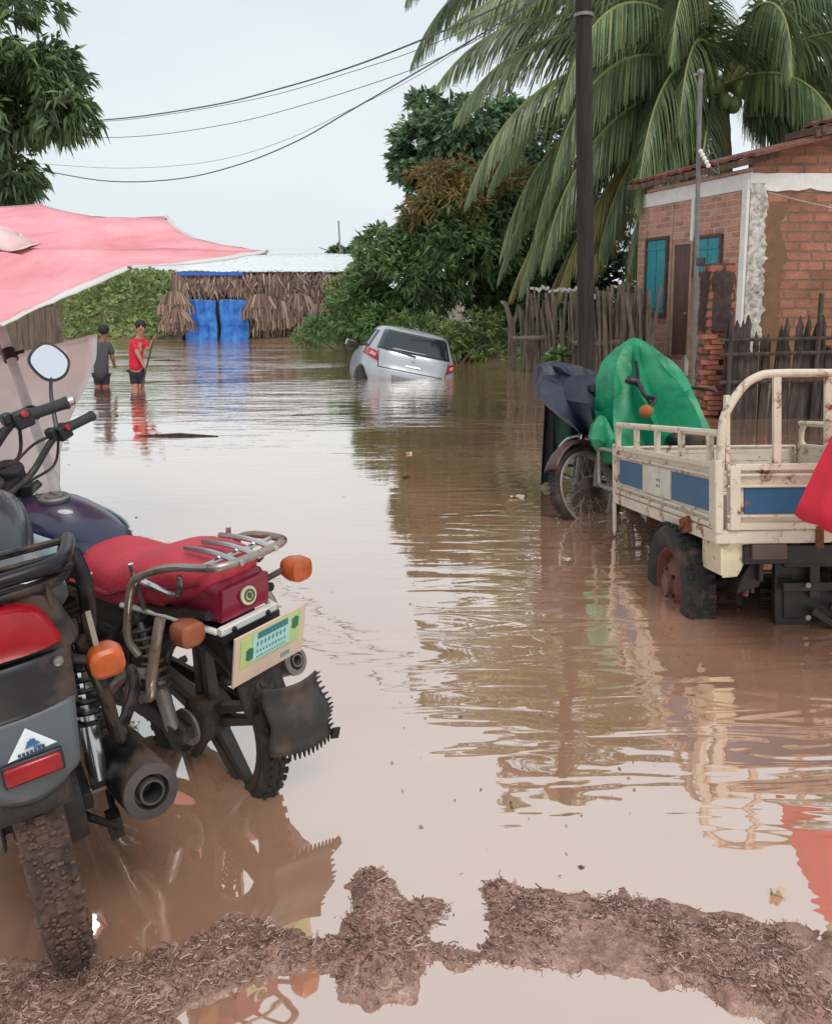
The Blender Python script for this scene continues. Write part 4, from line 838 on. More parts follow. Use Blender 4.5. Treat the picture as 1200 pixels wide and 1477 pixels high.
# ------------------------------------------------------------------ motorcycles
def tyreprof(Rr,r,flat=.8):
    return [(Rr-r*.5-r*1.5*.5,-r*.72)]+[(Rr-r+r*math.cos(a),r*flat*math.sin(a)) for a in [R(-80+i*16) for i in range(11)]]+[(Rr-r*.5-r*1.5*.5,r*.72)]
def make_wheel(par,c,Rr,r,tm,rimm,knob,spokes,rng,front=False,MM=None,lace=False,wr=None):
    w_=lambda: (lambda b:(setattr(b,'M',MM) if MM else None,b)[1])(MB())
    c=V(c); Y_=V((0,1,0)); flat=1.0 if not front else .85
    b=w_(); b.lathe(tyreprof(Rr,r,flat),c,Y_,56,caps=False)
    n=58 if knob else 0
    for i in range(n):
        a=2*math.pi*i/n; rad=V((math.cos(a),0,math.sin(a))); m=Matrix.Rotation(-a,3,'Y')
        for y,rr,tl in ((-.62*r*flat,Rr-r*.2,.6),(0,Rr,0),(.62*r*flat,Rr-r*.2,-.6)):
            aa=a+(math.pi/n if y==0 else 0); rad=V((math.cos(aa),0,math.sin(aa))); m=Matrix.Rotation(-aa,3,'Y')@Matrix.Rotation(tl*.9,3,'Z')
            b.box(c+rad*(rr+knob*rng.uniform(.0,.4))+V((0,y+rng.uniform(-.002,.002),0)),(knob*1.6,r*.42*rng.uniform(.7,1.15),.017*rng.uniform(.75,1.1)),m)
    wheel=b.build('rear_wheel' if not front else 'front_wheel',tm,par,bevel=0)
    b=w_(); ri=Rr-r*1.55; b.lathe([(ri+.02,-r*.7),(ri-.004,-r*.6),(ri-.012,-r*.2),(ri-.012,r*.2),(ri-.004,r*.6),(ri+.02,r*.7)],c,Y_,48,caps=False); b.build('rim',rimm,wheel,solid=.005)
    b=w_()
    if lace:
        for k in range(36):
            a=2*math.pi*k/36; s=1 if k%2 else -1; a2=a+(.5 if (k//2)%2 else -.5)
            b.tube([c+V((math.cos(a2)*.05,s*.03,math.sin(a2)*.05)),c+V((math.cos(a)*ri,0,math.sin(a)*ri))],.0022,4)
    else:
        for k in range(spokes):
            a=2*math.pi*k/spokes+.3
            d=V((math.cos(a),0,math.sin(a))); t=V((-math.sin(a),0,math.cos(a)))
            for q in (-1,1): b.loft([[c+d*.03+t*(q*.018+.014)+V((0,-.02,0)),c+d*.03+t*(q*.018-.014)+V((0,-.02,0)),c+d*.03+t*(q*.018-.014)+V((0,.02,0)),c+d*.03+t*(q*.018+.014)+V((0,.02,0))],
                [c+d*ri+t*(q*.022+.009)+V((0,-.012,0)),c+d*ri+t*(q*.022-.009)+V((0,-.012,0)),c+d*ri+t*(q*.022-.009)+V((0,.012,0)),c+d*ri+t*(q*.022+.009)+V((0,.012,0))]])
    b.build('spokes',rimm if not lace else M['alu'],wheel,angle=30)
    b=w_(); b.lathe([(.0,-.06),(.03,-.06),(.065,-.045),(.07,.04),(.055,.055),(.02,.06),(.02,.085),(.0,.085)],c,Y_,24); b.build('hub',M['engine'],wheel)
    return wheel
def coil(b,p,q,r,n,wr):
    p,q=V(p),V(q); d=q-p; sd,u=frame(d); b.tube([p+d*(k/(n*10))+(sd*math.cos(k*.628)+u*math.sin(k*.628))*r for k in range(n*10+1)],wr,5)
def sym(fn):
    for s in (1,-1): fn(s)
def make_moto(name,label,loc,yaw,lean,steer,o):
    rng=random.Random(o.get('seed',1)); root=thing(name,label,'motorcycle',loc,(R(-lean),R(o.get('pitch',0)),R(90+yaw)))
    blk=M['black']; bm=M['mudblack']; FM=o['frame']
    wheel=make_wheel(root,(0,0,.31),.31,o.get('tr',.052),o['tyre'],o['rim'],o.get('knob',.006),o.get('spokes',6),rng)
    # steering matrix
    ax=V((-.5,0,.86)).normalized(); pv=V((1.02,0,.6)); SM=Matrix.Translation(pv)@Matrix.Rotation(R(steer),4,ax)@Matrix.Translation(-pv)
    def sb(): b=MB(); b.M=SM; return b
    fw_=make_wheel(root,(1.27,0,.30),.30,.042,M['tyre'],o['rimf'],.004,o.get('spokes',6),rng,True,SM,o.get('lace',False))
    # swingarm, chain case, shocks
    b=MB(); sym(lambda s:b.bar((-.04,s*.095,.31),(.46,s*.09,.36),.022,.04)); b.bar((.44,-.1,.36),(.44,.1,.36),.05,.05); b.build('swingarm',bm,root,bevel=.004)
    b=MB(); b.secs([(-.04,.014,.29,.33,.115),(-.02,.016,.275,.345,.115),(.1,.016,.30,.365,.115),(.4,.016,.33,.40,.115),(.48,.014,.34,.39,.115)],14,3); b.build('chain_case',bm,root)
    b=MB(); b.lathe([(.0,.075),(.05,.075),(.056,.08),(.056,.088),(.0,.09)],(0,0,.31),(0,1,0),30); b.build('sprocket',M['alu'],root)
    def shock(s):
        b=MB(); p,q=V((.0,s*.13,.33)),V((.09,s*.14,.66)); b.tube([p,p.lerp(q,.45)],.021,12); b.tube([p.lerp(q,.4),q],.010,8); x=b.build('shock_absorber',o.get('shockm',M['chrome']),root); b=MB(); coil(b,p.lerp(q,.36),p.lerp(q,.93),.029,8,.0055); b.build('spring',o['spring'],x)
        b=MB(); b.lathe([(.012,-.02),(.02,-.02),(.02,.02),(.012,.02)],p,(0,1,0),10); b.lathe([(.012,-.02),(.02,-.02),(.02,.02),(.012,.02)],q,(0,1,0),10); b.build('shock_mount',bm,x)
    sym(shock)
    # frame tubes
    b=MB()
    def fr_(s):
        b.tube([(1.0,s*.02,.78),(.85,s*.06,.66),(.5,s*.11,.63),(.1,s*.13,.68),(-.2,s*.11,.72)],.014,8,smooth=4)
        b.tube([(.42,s*.1,.64),(.43,s*.1,.45),(.45,s*.1,.3)],.015,8,smooth=3); b.tube([(.43,s*.1,.4),(.15,s*.13,.66)],.012,8)
    sym(fr_); b.tube([(1.0,0,.72),(.92,0,.5),(.86,0,.28),(.7,0,.2),(.45,0,.24)],.017,8,smooth=4); b.tube([(1.03,0,.62),(.94,0,.9)],.03,12); b.build('frame',FM,root)
    # engine
    b=MB(); b.secs([(.38,.07,.27,.45),(.42,.11,.23,.47),(.55,.13,.22,.47),(.7,.12,.22,.44),(.78,.08,.26,.40)],16,3.2); b.lathe([(.0,-.15),(.07,-.15),(.085,-.14),(.085,.15),(.07,.165),(0,.165)],(.5,0,.34),(0,1,0),24); b.lathe([(.0,-.14),(.055,-.14),(.065,-.13),(.065,.13),(0,.14)],(.68,0,.33),(0,1,0),24); en=b.build('engine',M['engine'],root)
    b=MB()
    for k in range(9): b.box((.70+k*.009,0,.44+k*.019),(.16-.003*k,.17,.007),Matrix.Rotation(.35,3,'Y'))
    b.box((.73,0,.51),(.11,.11,.2),Matrix.Rotation(.35,3,'Y')); b.build('cylinder',M['engine'],en,smooth=False)
    b=MB(); b.secs([(.72,.05,.58,.66),(.78,.06,.57,.68),(.84,.045,.58,.66)],10); b.tube([(.68,.0,.56),(.58,.03,.57),(.5,.04,.58)],.028,8); b.build('carburettor',M['alu'],en)
    # exhaust
    b=MB(); b.tube([(.82,-.04,.5),(.92,-.09,.4),(.87,-.13,.24),(.7,-.16,.2),(.45,-.17,.22),(.3,-.18,.25)],.02,10,smooth=5); ex_=b.build('exhaust_pipe',o['exh'],root)
    p,q=o.get('muf',((.32,-.185,.25),(-.20,-.215,.36))); p,q=V(p),V(q); d=q-p; L=d.length; mr_=o.get('mufr',.058)
    b=MB(); b.lathe([(.02,0),(mr_*.72,.03),(mr_,.12),(mr_,L-.05),(mr_*.93,L-.015),(mr_*.8,L-.012)],p,d,26,caps=False); mf=b.build('muffler',o['mufm'],ex_)
    b=MB(); b.lathe([(mr_*.93,L-.016),(mr_*1.0,L-.004),(mr_*.97,L+.008),(mr_*.62,L+.012),(mr_*.55,L-.01),(mr_*.48,L-.01),(mr_*.44,L+.016),(mr_*.36,L+.016),(mr_*.34,L-.05),(0,L-.05)],p,d,28,caps=False); b.build('muffler_cap',o.get('capm',o['mufm']),ex_)
    b=MB(); b.lathe([(mr_+.001,L*.35),(mr_+.006,L*.35),(mr_+.006,L*.35+.03),(mr_+.001,L*.35+.03)],p,d,24); b.bar(p+d*.4+V((0,.05,.03)),(.12,-.13,.42),.02,.05); b.build('muffler_bracket',bm,ex_)
    # tank, seat
    tk=o['tank']; b=MB(); b.secs([(.40,.06,.69,.765),(.43,.10,.68,.785),(.5,.122,.67,.82),(.6,.138,.66,.85),(.72,.146,.655,.873),(.82,.143,.655,.878),(.9,.12,.67,.865),(.95,.08,.70,.84),(.965,.04,.73,.82)],22,2.6); t_=b.build('tank',tk,root,sub=1)
    b=MB(); b.lathe([(.05,-.005),(.052,.006),(.044,.012),(.03,.008),(.03,.014),(.0,.016)],(.74,0,.874),(-.06,0,1),28,caps=False); b.box((.74,0,.892),(.045,.012,.008)); b.build('fuel_cap',o.get('cap',M['alu']),t_)
    for s in (1,-1):
        b=MB(); 
        def tp_(u,v):
            x=.52+.34*u; z=.70+.1*v+.03*u; return V((x,s*(.128+.028*math.sin(math.pi*(u*.8+.1))+.004-.02*v*v),z))
        if 'shroud' in o:
            b.grid(tp_,10,4); b.build('tank_panel',o['shroud'],t_,solid=.006)
            b=MB(); b.tube([V((.50+.3*k/6,s*(.128+.012*math.sin(k/6*3)),.76+.02*math.sin(k)*.2+.012*k/6)) for k in range(7)],.004,5); b.build('pinstripe',M['white'],t_)
            b=MB()
            for k in range(5): b.box((.60+.028*k,s*.1525,.735+.004*k),(.018,.004,.026),Matrix.Rotation(.3 if k%2 else -.2,3,'Y'))
            b.build('tank_lettering',M['white'],t_,smooth=False)
    st=o['seatprof']; b=MB(); b.secs(st,18,3.0); se=b.build('seat',o['seat'],root,sub=1)
    if o.get('mark'):
        for s in (1,-1):
            b=MB(); b.tube([(.40,s*.138,.742),(.35,s*.142,.738),(.30,s*.145,.748)],.0045,5); b.build('seat_mark',mat('pale_mark',(230,190,180),.6),se)
    b=MB(); b.secs([(.48,.09,.60,.70),(.4,.125,.56,.72),(.25,.135,.55,.72),(.1,.125,.60,.72),(-.02,.10,.66,.73)],14,3.5); sc=b.build('side_cover',o['cover'],root)
    b=MB(); sym(lambda s:b.tube([(.46,s*.135,.69),(.2,s*.142,.70),(-.02,s*.122,.715)],.006,5)); b.build('cover_stripe',o.get('stripe',M['white']),sc)
    # front: fork, fender, headlight, clocks, bars
    def fk(s):
        b=sb(); b.tube([(1.27,s*.095,.30),(1.09,s*.095,.61)],.024,12); x=b.build('fork_leg',o.get('forkm',M['alu']),root); b=sb(); b.tube([(1.12,s*.095,.56),(.945,s*.095,.86)],.017,12); b.tube([(1.10,s*.095,.595),(1.085,s*.095,.62)],.028,12); b.build('fork_tube',M['chrome'],x)
    sym(fk)
    b=sb(); b.box((1.055,0,.665),(.05,.25,.035),Matrix.Rotation(.52,3,'Y')); b.box((.955,0,.84),(.05,.25,.03),Matrix.Rotation(.52,3,'Y')); b.build('fork_yoke',blk,root,bevel=.006)
    b=sb(); 
    def ff(u,v): a=R(35+125*u); r=.335; y=(v-.5)*.13; rr=r-abs(v-.5)**2*.09; return V((1.27+math.cos(a)*rr,y,.30+math.sin(a)*rr))
    b.grid(ff,18,6); b.build('front_fender',o.get('fendf',blk),root,solid=.005)
    b=sb(); b.lathe([(.0,-.09),(.05,-.08),(.085,-.02),(.09,.02),(.088,.04)],(1.09,0,.80),(1,0,-.1),24,caps=False); hl=b.build('headlight',blk,root,solid=.004); b=sb(); b.lathe([(.088,.04),(.07,.06),(.03,.07),(0,.072)],(1.09,0,.80),(1,0,-.1),24,caps=False); b.build('headlight_lens',GL,hl)
    b=sb(); b.lathe([(.0,-.04),(.045,-.03),(.05,.02),(.045,.03),(.0,.03)],(.985,.055,.93),(-.4,0,1),20); b.lathe([(.0,-.04),(.045,-.03),(.05,.02),(.045,.03),(.0,.03)],(.985,-.055,.93),(-.4,0,1),20); b.box((.97,0,.90),(.06,.16,.05)); b.build('instruments',blk,root)
    hz=o.get('bar_z',0)
    b=sb(); b.tube([(.80,.37,.995+hz),(.86,.22,1.0+hz),(.925,.10,.91),(.93,0,.90),(.925,-.10,.91),(.86,-.22,1.0+hz),(.80,-.37,.995+hz)],.0125,10,smooth=6); hb=b.build('handlebar',blk,root)
    def ctl(s):
        p=V((.80,s*.37,.995+hz)); q=V((.86,s*.22,1.0+hz)); d=(p-q).normalized(); g=MB(); g.M=SM; g.lathe([(.014,0),(.021,.004),(.018,.014),(.0185,.10),(.021,.112),(.019,.118)],q+d*.035,d,14); g.build('grip',mat('grip_rubber',(52,54,56),.7,bump=.5,bscale=200),hb)
        g=MB(); g.M=SM; g.lathe([(.0,0),(.017,0),(.017,.016),(.012,.02),(0,.02)],q+d*.152,d,12); g.build('bar_end',M['chrome'],hb)
        g=MB(); g.M=SM; g.box(q+d*.012+V((0,0,-.004)),(.05,.055,.055),Matrix.Rotation(.2*s,3,'Z')); g.box(q-d*.03+V((0,0,.012)),(.036,.03,.036)); x=g.build('switch_housing',blk,hb,bevel=.007)
        g=MB(); g.M=SM; g.lathe([(0,0),(.011,0),(.011,.008),(0,.01)],q+d*.012+V((-.026,0,.012)),(-1,0,.3),12); g.build('switch_button',M['redlens'],x)
        g=MB(); g.M=SM; g.tube([q+V((.03,0,0)),q+V((.055,s*.04,-.004)),p+V((.055,0,-.012)),p+V((.04,s*.02,-.012))],[.008,.007,.006,.009],7,smooth=4); g.build('lever',blk,hb)
        g=MB(); g.M=SM; g.tube([q+V((.01,0,-.02)),q+V((.05,-s*.03,-.12)),q+V((.14,-s*.12,-.16)),(1.02,s*.03,.72)],.0055,6,smooth=5); g.tube([q+V((.03,0,-.01)),q+V((.12,-s*.04,-.04)),(1.06,s*.07,.86),(1.05,s*.05,.66)],.0055,6,smooth=5); g.build('cable',blk,hb)
    sym(ctl)
    for s in o.get('mirrors',(1,-1)):
        mp_=V(o.get('mirpos',(.80,.31,1.17))); mp_.y*=s; q=V((.86,s*.215,1.01+hz)); g=sb(); g.tube([q,q.lerp(mp_,.5)+V((.01,0,0)),mp_+V((.01,0,-.04))],[.009,.007,.006],7,smooth=3); x=g.build('mirror_stem',blk,hb)
        nrm=(SM.to_3x3().inverted()@(Matrix.Rotation(-R(90+yaw),3,'Z')@V(o.get('mirn',(.5,-.9,.25))))).normalized(); sd,u=frame(nrm); pl=[(-.005,.088),(.055,.066),(.082,.022),(.055,-.055),(.01,-.085),(-.045,-.072),(-.078,-.015),(-.05,.056)]; pc=cat([V((a,c,0)) for a,c in pl],4,True)
        g=MB(); g.M=SM if not o.get('mirfree') else Matrix.Identity(4); g.prism([mp_+sd*p.x*.88+u*p.y*.88-nrm*.014 for p in pc],nrm,.014); g.build('mirror_shell',blk,x)
        g=MB(); g.M=SM if not o.get('mirfree') else Matrix.Identity(4); g.prism([mp_+sd*p.x*.76+u*p.y*.76+nrm*.0005 for p in pc],nrm,.002); g.build('mirror_glass',M['mirror'],x,smooth=False)
    b=MB()
    for k in range(9):
        y=rng.uniform(-.09,.09); b.tube([(1.0+rng.uniform(-.05,.08),y,.86),(1.04,y*1.4+rng.uniform(-.04,.04),.72),(.86,y+rng.uniform(-.05,.05),.60),(.66,rng.uniform(-.13,.13),rng.uniform(.42,.58))],rng.uniform(.003,.0055),5,smooth=5)
    b.tube([(.97,.1,.95),(1.08,.13,.80),(1.0,.1,.62),(.9,.06,.5)],.006,6,smooth=5); b.build('wiring',blk,root)
    # foot pegs, stands, crash bar
    b=MB(); sym(lambda s:b.tube([(.42,s*.11,.27),(.42,s*.22,.27)],.013,8)); b.tube([(.42,-.22,.27),(.42,.22,.27)],.009,6); b.build('foot_peg',bm,root)
    b=MB(); b.tube([(.4,.12,.24),(.34,.20,.1),(.31,.25,.0)],.010,7); b.build('side_stand',bm,root)
    if o.get('crash'):
        b=MB(); sym(lambda s:b.tube([(.86,s*.03,.30),(.86,s*.2,.27),(.87,s*.27,.36),(.88,s*.26,.5),(.89,s*.16,.58),(.9,s*.03,.56)],.012,8,smooth=4)); b.build('crash_bar',M['chrome'],root)
    return root
def fender(root,Rr,a0,a1,w_,m,name='rear_fender',zc=.31,drop=.03,xo=0):
    b=MB(); b.grid(lambda u,v:V((xo+math.cos(R(a0+(a1-a0)*u))*(Rr-abs(2*v-1)**3*drop),(v-.5)*w_,zc+math.sin(R(a0+(a1-a0)*u))*(Rr-abs(2*v-1)**3*drop))),24,10); return b.build(name,m,root,solid=.005)
def signal(root,p,s,m=None,sz=1.0,stemp=None):
    p=V(p); b=MB(); b.tube([stemp or (p.x+.02,s*.06,p.z),p],.009,7); x=b.build('signal_stalk',M['black'],root); 
    b=MB(); b.secs([(-.05*sz,.026*sz,-.024*sz,.024*sz),(-.042*sz,.036*sz,-.032*sz,.032*sz),(-.01*sz,.038*sz,-.034*sz,.034*sz),(.02*sz,.03*sz,-.028*sz,.028*sz),(.035*sz,.012,-.012,.012)],16,3); 
    b.v=[q+p+V((-.01,s*.03,0)) for q in b.v]; b.build('turn_signal',m or M['orange'],root); return x
# ---- bike B, red seat
wp=W(380,1135); yaw=52; hd=V((-math.sin(R(yaw)),math.cos(R(yaw)),0)); og=V((wp.x,wp.y,0))+hd*.20; og.z=-.135
B=make_moto('motorcycle','dark blue motorcycle with a red seat and toothed mud flap standing in the water',og,yaw,5,30,dict(seed=3,tyre=M['tyre'],knob=.005,tr=.044,rim=mat('worn_black_alloy',(78,72,68),.4,.5,dirt=.3),rimf=M['black'],spokes=5,frame=M['mudblack'],spring=M['engine'],shockm=M['alu'],exh=M['engine'],mufm=M['alu'],muf=((.34,-.175,.25),(-.17,-.20,.44)),mufr=.044,
    tank=M['navy'],shroud=mat('pale_blue_panel',(170,190,200),.4,dirt=.2),seat=M['seatred'],cover=M['mudblack'],stripe=mat('pinkred_stripe',(170,60,74),.4),mark=True,mirrors=(-1,),mirpos=(.93,.40,1.21),mirn=(.52,-.9,.22),
    seatprof=[(.47,.07,.62,.77),(.44,.115,.60,.79),(.36,.135,.61,.785),(.24,.145,.62,.775),(.19,.15,.63,.785),(.13,.155,.65,.825),(.04,.15,.68,.85),(-.08,.135,.71,.855),(-.16,.11,.745,.853),(-.20,.07,.78,.845)],crash=False,forkm=M['mudblack']))
for s in (1,-1):
    b=MB(); b.tube([(.44,s*.118,.70),(.34,s*.140,.695),(.22,s*.150,.70),(.13,s*.157,.735),(.02,s*.150,.765),(-.10,s*.130,.785),(-.17,s*.105,.80)],.004,5,smooth=4); b.build('seat_piping',mat('dark_red_piping',(120,34,46),.6),B)
fender(B,.345,20,132,.13,M['mudblack']); 
ra=M['rail']
for s in (1,-1):
    b=MB(); b.tube([(.06,s*.17,.56),(.08,s*.185,.62),(.05,s*.18,.75),(.01,s*.175,.805),(-.10,s*.15,.848),(-.23,s*.13,.868)]+([(-.275,.10,.872),(-.29,0,.874)] if s>0 else [(-.275,-.10,.872),(-.29,0,.874)]),.0115,9,smooth=6); lab(b.build('grab_rail',ra,B),'steel hoop round the red seat')
    b=MB(); b.tube([(.0,s*.17,.80),(-.03,s*.15,.78),(-.12,s*.145,.775),(-.15,s*.15,.835)],.0085,8,smooth=4); b.tube([(.04,s*.17,.84),(.035,s*.15,.70)],.008,7); b.build('rail_brace',M['chrome'],B)
b=MB()
for y in (-.06,0,.06): b.tube([(-.12,y,.868),(-.24,y,.878),(-.36,y,.872)],.008,7,smooth=3)
b.tube([(-.26,-.135,.862),(-.26,.135,.862)],.007,7); b.build('rack_bars',M['chrome'],B)
for s in (1,):
    b=MB(); b.tube([(-.06,.165,.70),(-.05,.185,.62),(-.02,.19,.52),(.0,.19,.46),(.08,.185,.44),(.12,.185,.45)],.015,9,smooth=5); b.tube([(.0,.19,.53),(.1,.195,.50),(.2,.2,.42),(.3,.2,.40),(.40,.17,.37)],.016,9,smooth=5); b.tube([(.12,.185,.45),(.05,.18,.43)],.014,8); lab(b.build('leg_guard',ra,B),'bent steel tubes over the left shock absorber')
b=MB(); b.tube([(-.06,-.165,.70),(-.1,-.2,.60),(-.02,-.22,.48),(.2,-.2,.42)],.014,9,smooth=5); b.build('leg_guard',ra,B)
b=MB(); b.secs([(-.05,.09,.68,.80),(-.15,.10,.675,.805),(-.25,.095,.68,.80),(-.275,.085,.69,.79)],16,5); b.build('tail_cowl',M['redpaint'],B)
b=MB(); b.prism([(-.277,-.085,.69),(-.277,.085,.69),(-.292,.082,.785),(-.292,-.082,.785)],(1,0,0),.02); b.build('tail_light',mat('dark_magenta_lens',(140,30,60),.25,coat=.4),B,smooth=False,bevel=.004)
b=MB(); b.lathe([(.0,0),(.026,0),(.026,.006),(.0,.008)],(-.292,0,.745),(-1,0,.15),24); bd=b.build('round_badge',mat('cream_badge',(214,206,170),.5),B)
b=MB(); b.lathe([(.018,.0085),(.018,.0105),(.013,.0105),(.013,.0085)],(-.292,0,.745),(-1,0,.15),20,caps=False); b.ball((-.302,0,.747),(.002,.008,.009),8,6); b.tube([(-.302,-.005,.738),(-.303,.006,.756)],.002,4); b.build('badge_emblem',mat('badge_green',(70,92,60),.5),bd)
b=MB(); b.box((-.285,0,.672),(.02,.20,.026),Matrix.Rotation(-.1,3,'Y')); sym(lambda s:b.tube([(-.275,s*.10,.672),(-.1,s*.13,.69),(.1,s*.145,.68)],.010,6)); b.build('chrome_strip',M['white'],B,bevel=.003)
b=MB(); sym(lambda s:b.lathe([(0,0),(.008,0),(.006,.006),(0,.007)],(-.297,s*.06,.672),(-1,0,0),8)); b.build('bolt',M['black'],B)
signal(B,(-.24,.155,.705),1,mat('dull_amber_lens',(150,82,52),.4,dirt=.4)); signal(B,(-.30,-.125,.775),-1,stemp=(-.28,-.08,.76))
# plate
def PL(u,v,h=0): c=V((-.325,-.03,.595)); d=V((-.22,0,1)).normalized(); nn=V((-1,0,-.22)).normalized(); return c+V((0,-1,0))*(u-.5)*.26*1+d*(v-.5)*-.155+nn*h     # u left->right seen from behind
b=MB(); b.bar((-.24,0,.69),(-.31,0,.57),.10,.012,V((1,0,0))); b.box((-.27,0,.655),(.06,.2,.02)); b.build('plate_bracket',M['black'],B)
b=MB(); b.prism([PL(0,0),PL(1,0),PL(1,1),PL(0,1)],PL(0,0,1)-PL(0,0,0),.006); lp=b.build('licence_plate',M['palewood'],B,smooth=False,bevel=.001)
def pq(name,u0,v0,u1,v1,h,m): b=MB(); b.prism([PL(u0,v0,h),PL(u1,v0,h),PL(u1,v1,h),PL(u0,v1,h)],PL(0,0,1)-PL(0,0,0),.0012); return b.build(name,m,lp,smooth=False)
pq('plate_sticker',.08,.06,.92,.66,.0065,mat('sticker_yellow',(216,214,110),.5,two=(150,200,150),scale=30,var=.1)); pq('sticker_field',.24,.10,.76,.62,.0080,mat('sticker_aqua',(176,222,216),.5,var=.12,scale=60))
pq('sticker_band',.30,.08,.72,.20,.0095,mat('sticker_teal',(44,120,130),.5)); b=MB()
for u,v in ((.20,.44),(.84,.26)): b.prism([PL(u+.055*math.cos(k*.785)*(1.2 if k%2 else .8),v+.13*math.sin(k*.785),.0082) for k in range(8)],PL(0,0,1)-PL(0,0,0),.0014)
b.build('sticker_mark',mat('mark_green',(40,110,84),.5),lp,smooth=False)
b=MB(); rng=random.Random(4)
for r_,(v,n,h0) in enumerate(((.14,9,.05),(.30,8,.09),(.45,10,.05),(.56,12,.03))):
    for k in range(n):
        u=.29+.43*k/n; b.prism([PL(u,v-h0/2,.0112),PL(u+.02,v-h0/2+.01,.0112),PL(u+.014,v+h0/2,.0112),PL(u-.004,v+h0/2-.01,.0112)],PL(0,0,1)-PL(0,0,0),.0006)
for k in range(4): b.prism([PL(.66+.035*k,.80,.0065),PL(.68+.035*k,.80,.0065),PL(.68+.035*k,.90,.0065),PL(.66+.035*k,.90,.0065)],PL(0,0,1)-PL(0,0,0),.0006)
b.build('plate_writing',mat('faded_ink',(96,140,150),.6),lp,smooth=False)
# fender extension + toothed flap
b=MB(); b.grid(lambda u,v:V((-.245-.085*u,(.5-v)*(.15),.66-.24*u-.0*abs(v-.5))),8,6); lab(b.build('fender_extension',M['mudblack'],B,solid=.008),'black plastic below the plate')
def FL_(u,v): x=-.335-.05*math.sin(u*1.6)-.02*v+.012*math.sin(v*9); return V((x,.045-.185*u*(.85+.15*v),.505-.20*v-.015*math.sin(u*3)+.0*u))
b=MB(); b.grid(FL_,12,10); fl=b.build('mud_flap',mat('muddy_flap',(46,44,42),.55,dirt=.4,dscale=5,bump=.5,bscale=25,stretch=(1,1,.4)),B,solid=.007)
b=MB()
for k in range(13):
    p=FL_(1,.08+.92*k/12); b.prism([p+V((0,.004,-.006)),p+V((0,-.022,0)),p+V((0,.004,.005))],(1,0,0),.006)
for k in range(13):
    p=FL_(.12+.88*k/12,1); b.prism([p+V((0,-.006,.004)),p+V((0,0,-.022)),p+V((0,.006,.004))],(1,0,0),.006)
b.box(FL_(1.04,1.04),(.006,.03,.03),Matrix.Rotation(.4,3,'X')); b.build('flap_teeth',M['blackmetal'],fl,smooth=False)
for c_ in B.children:
    n_=c_.name.split('.')[0]
    if n_ in ('tail_cowl','tail_light','round_badge','chrome_strip','bolt','signal_stalk','turn_signal','plate_bracket','licence_plate','fender_extension','rack_bars'): c_.location.x=.06
    if n_=='mud_flap': c_.location.x=.03
# ---- bike A, grey flap in the foreground
wp=W(102,1350); yaw=30; hd=V((-math.sin(R(yaw)),math.cos(R(yaw)),0)); og=V((wp.x,wp.y,0))+hd*.03; og.z=-.01
A=make_moto('motorcycle','mud caked black and grey motorcycle with big red tail light, nearest the camera at left',og,yaw,8,22,dict(seed=5,tyre=M['mudtyre'],knob=.008,tr=.045,rim=M['mudblack'],rimf=M['black'],spokes=6,frame=M['blackmetal'],spring=M['blackmetal'],exh=M['blackmetal'],mufm=M['blackmetal'],capm=mat('scuffed_cap',(72,70,70),.45,.3,dirt=.3),muf=((.30,-.16,.27),(-.13,-.215,.335)),mufr=.061,
    tank=mat('dark_tank',(44,47,52),.35,coat=.3,dirt=.3),seat=mat('black_vinyl',(46,48,52),.55,bump=.2,bscale=90),cover=M['black'],stripe=M['redpaint'],mirrors=(1,),
    seatprof=[(.44,.08,.70,.78),(.4,.11,.70,.80),(.25,.135,.70,.81),(.0,.14,.72,.83),(-.1,.12,.745,.835),(-.15,.08,.76,.825)]))
fender(A,.345,30,150,.13,M['mudblack'])
GF=mat('grey_flap_plastic',(84,89,93),.45,var=.15,dirt=.22,dscale=9,bump=.15)
def panel(name,pts,m,par=A,th=.008,bev=.004): b=MB(); n=(V(pts[1])-V(pts[0])).cross(V(pts[2])-V(pts[0])).normalized(); b.prism(pts,n,th); return b.build(name,m,par,smooth=False,bevel=bev)
# flap: z .40 -.62, tapered
XF=lambda z:-.33+.10*(.64-z)/.28*-.1
flp=MB(); 
def gf(u,v):   # u across, v down
    hw=.104-.02*v-(.028*sst(.8,1,v)); x=-.268+.0*v-.016*(1-(2*u-1)**2)-.02*math.sin(v*2.6); return V((x,hw*(1-2*u),.672-.150*v-.012*(1-(2*u-1)**2)*v))
flp.grid(gf,14,14); gfo=flp.build('mud_flap',GF,A,solid=.009); lab(gfo,'grey plastic flap with white triangle and red reflector')
def tri(k,a,c,d,m,h): 
    b=MB(); q=[gf(*a),gf(*c),gf(*d)]; n=-(q[1]-q[0]).cross(q[2]-q[0]).normalized(); n=n if n.x<0 else -n; b.prism([p+n*h for p in q],n,.0015); return b.build(k,m,gfo,smooth=False)
tri('triangle_sticker',(.56,.12),(.36,.42),(.80,.40),mat('white_sticker',(222,226,228),.4),.007)
tri('sticker_emblem',(.585,.24),(.52,.33),(.66,.32),mat('blue_emblem',(54,96,140),.5),.009)
b=MB(); n_=V((-1,0,.1)).normalized()
for k in range(7): q=gf(.47+.035*k,.375); b.box(q+n_*.0095,(.001,.005,.006))
for a_,c_ in (((.55,.27),(.62,.25)),((.60,.33),(.69,.355))):
    b.tube([gf(*a_)+n_*.0105,gf(*c_)+n_*.0105],.0018,4)
b.build('sticker_writing',mat('blue_ink',(44,80,120),.5),gfo,smooth=False)
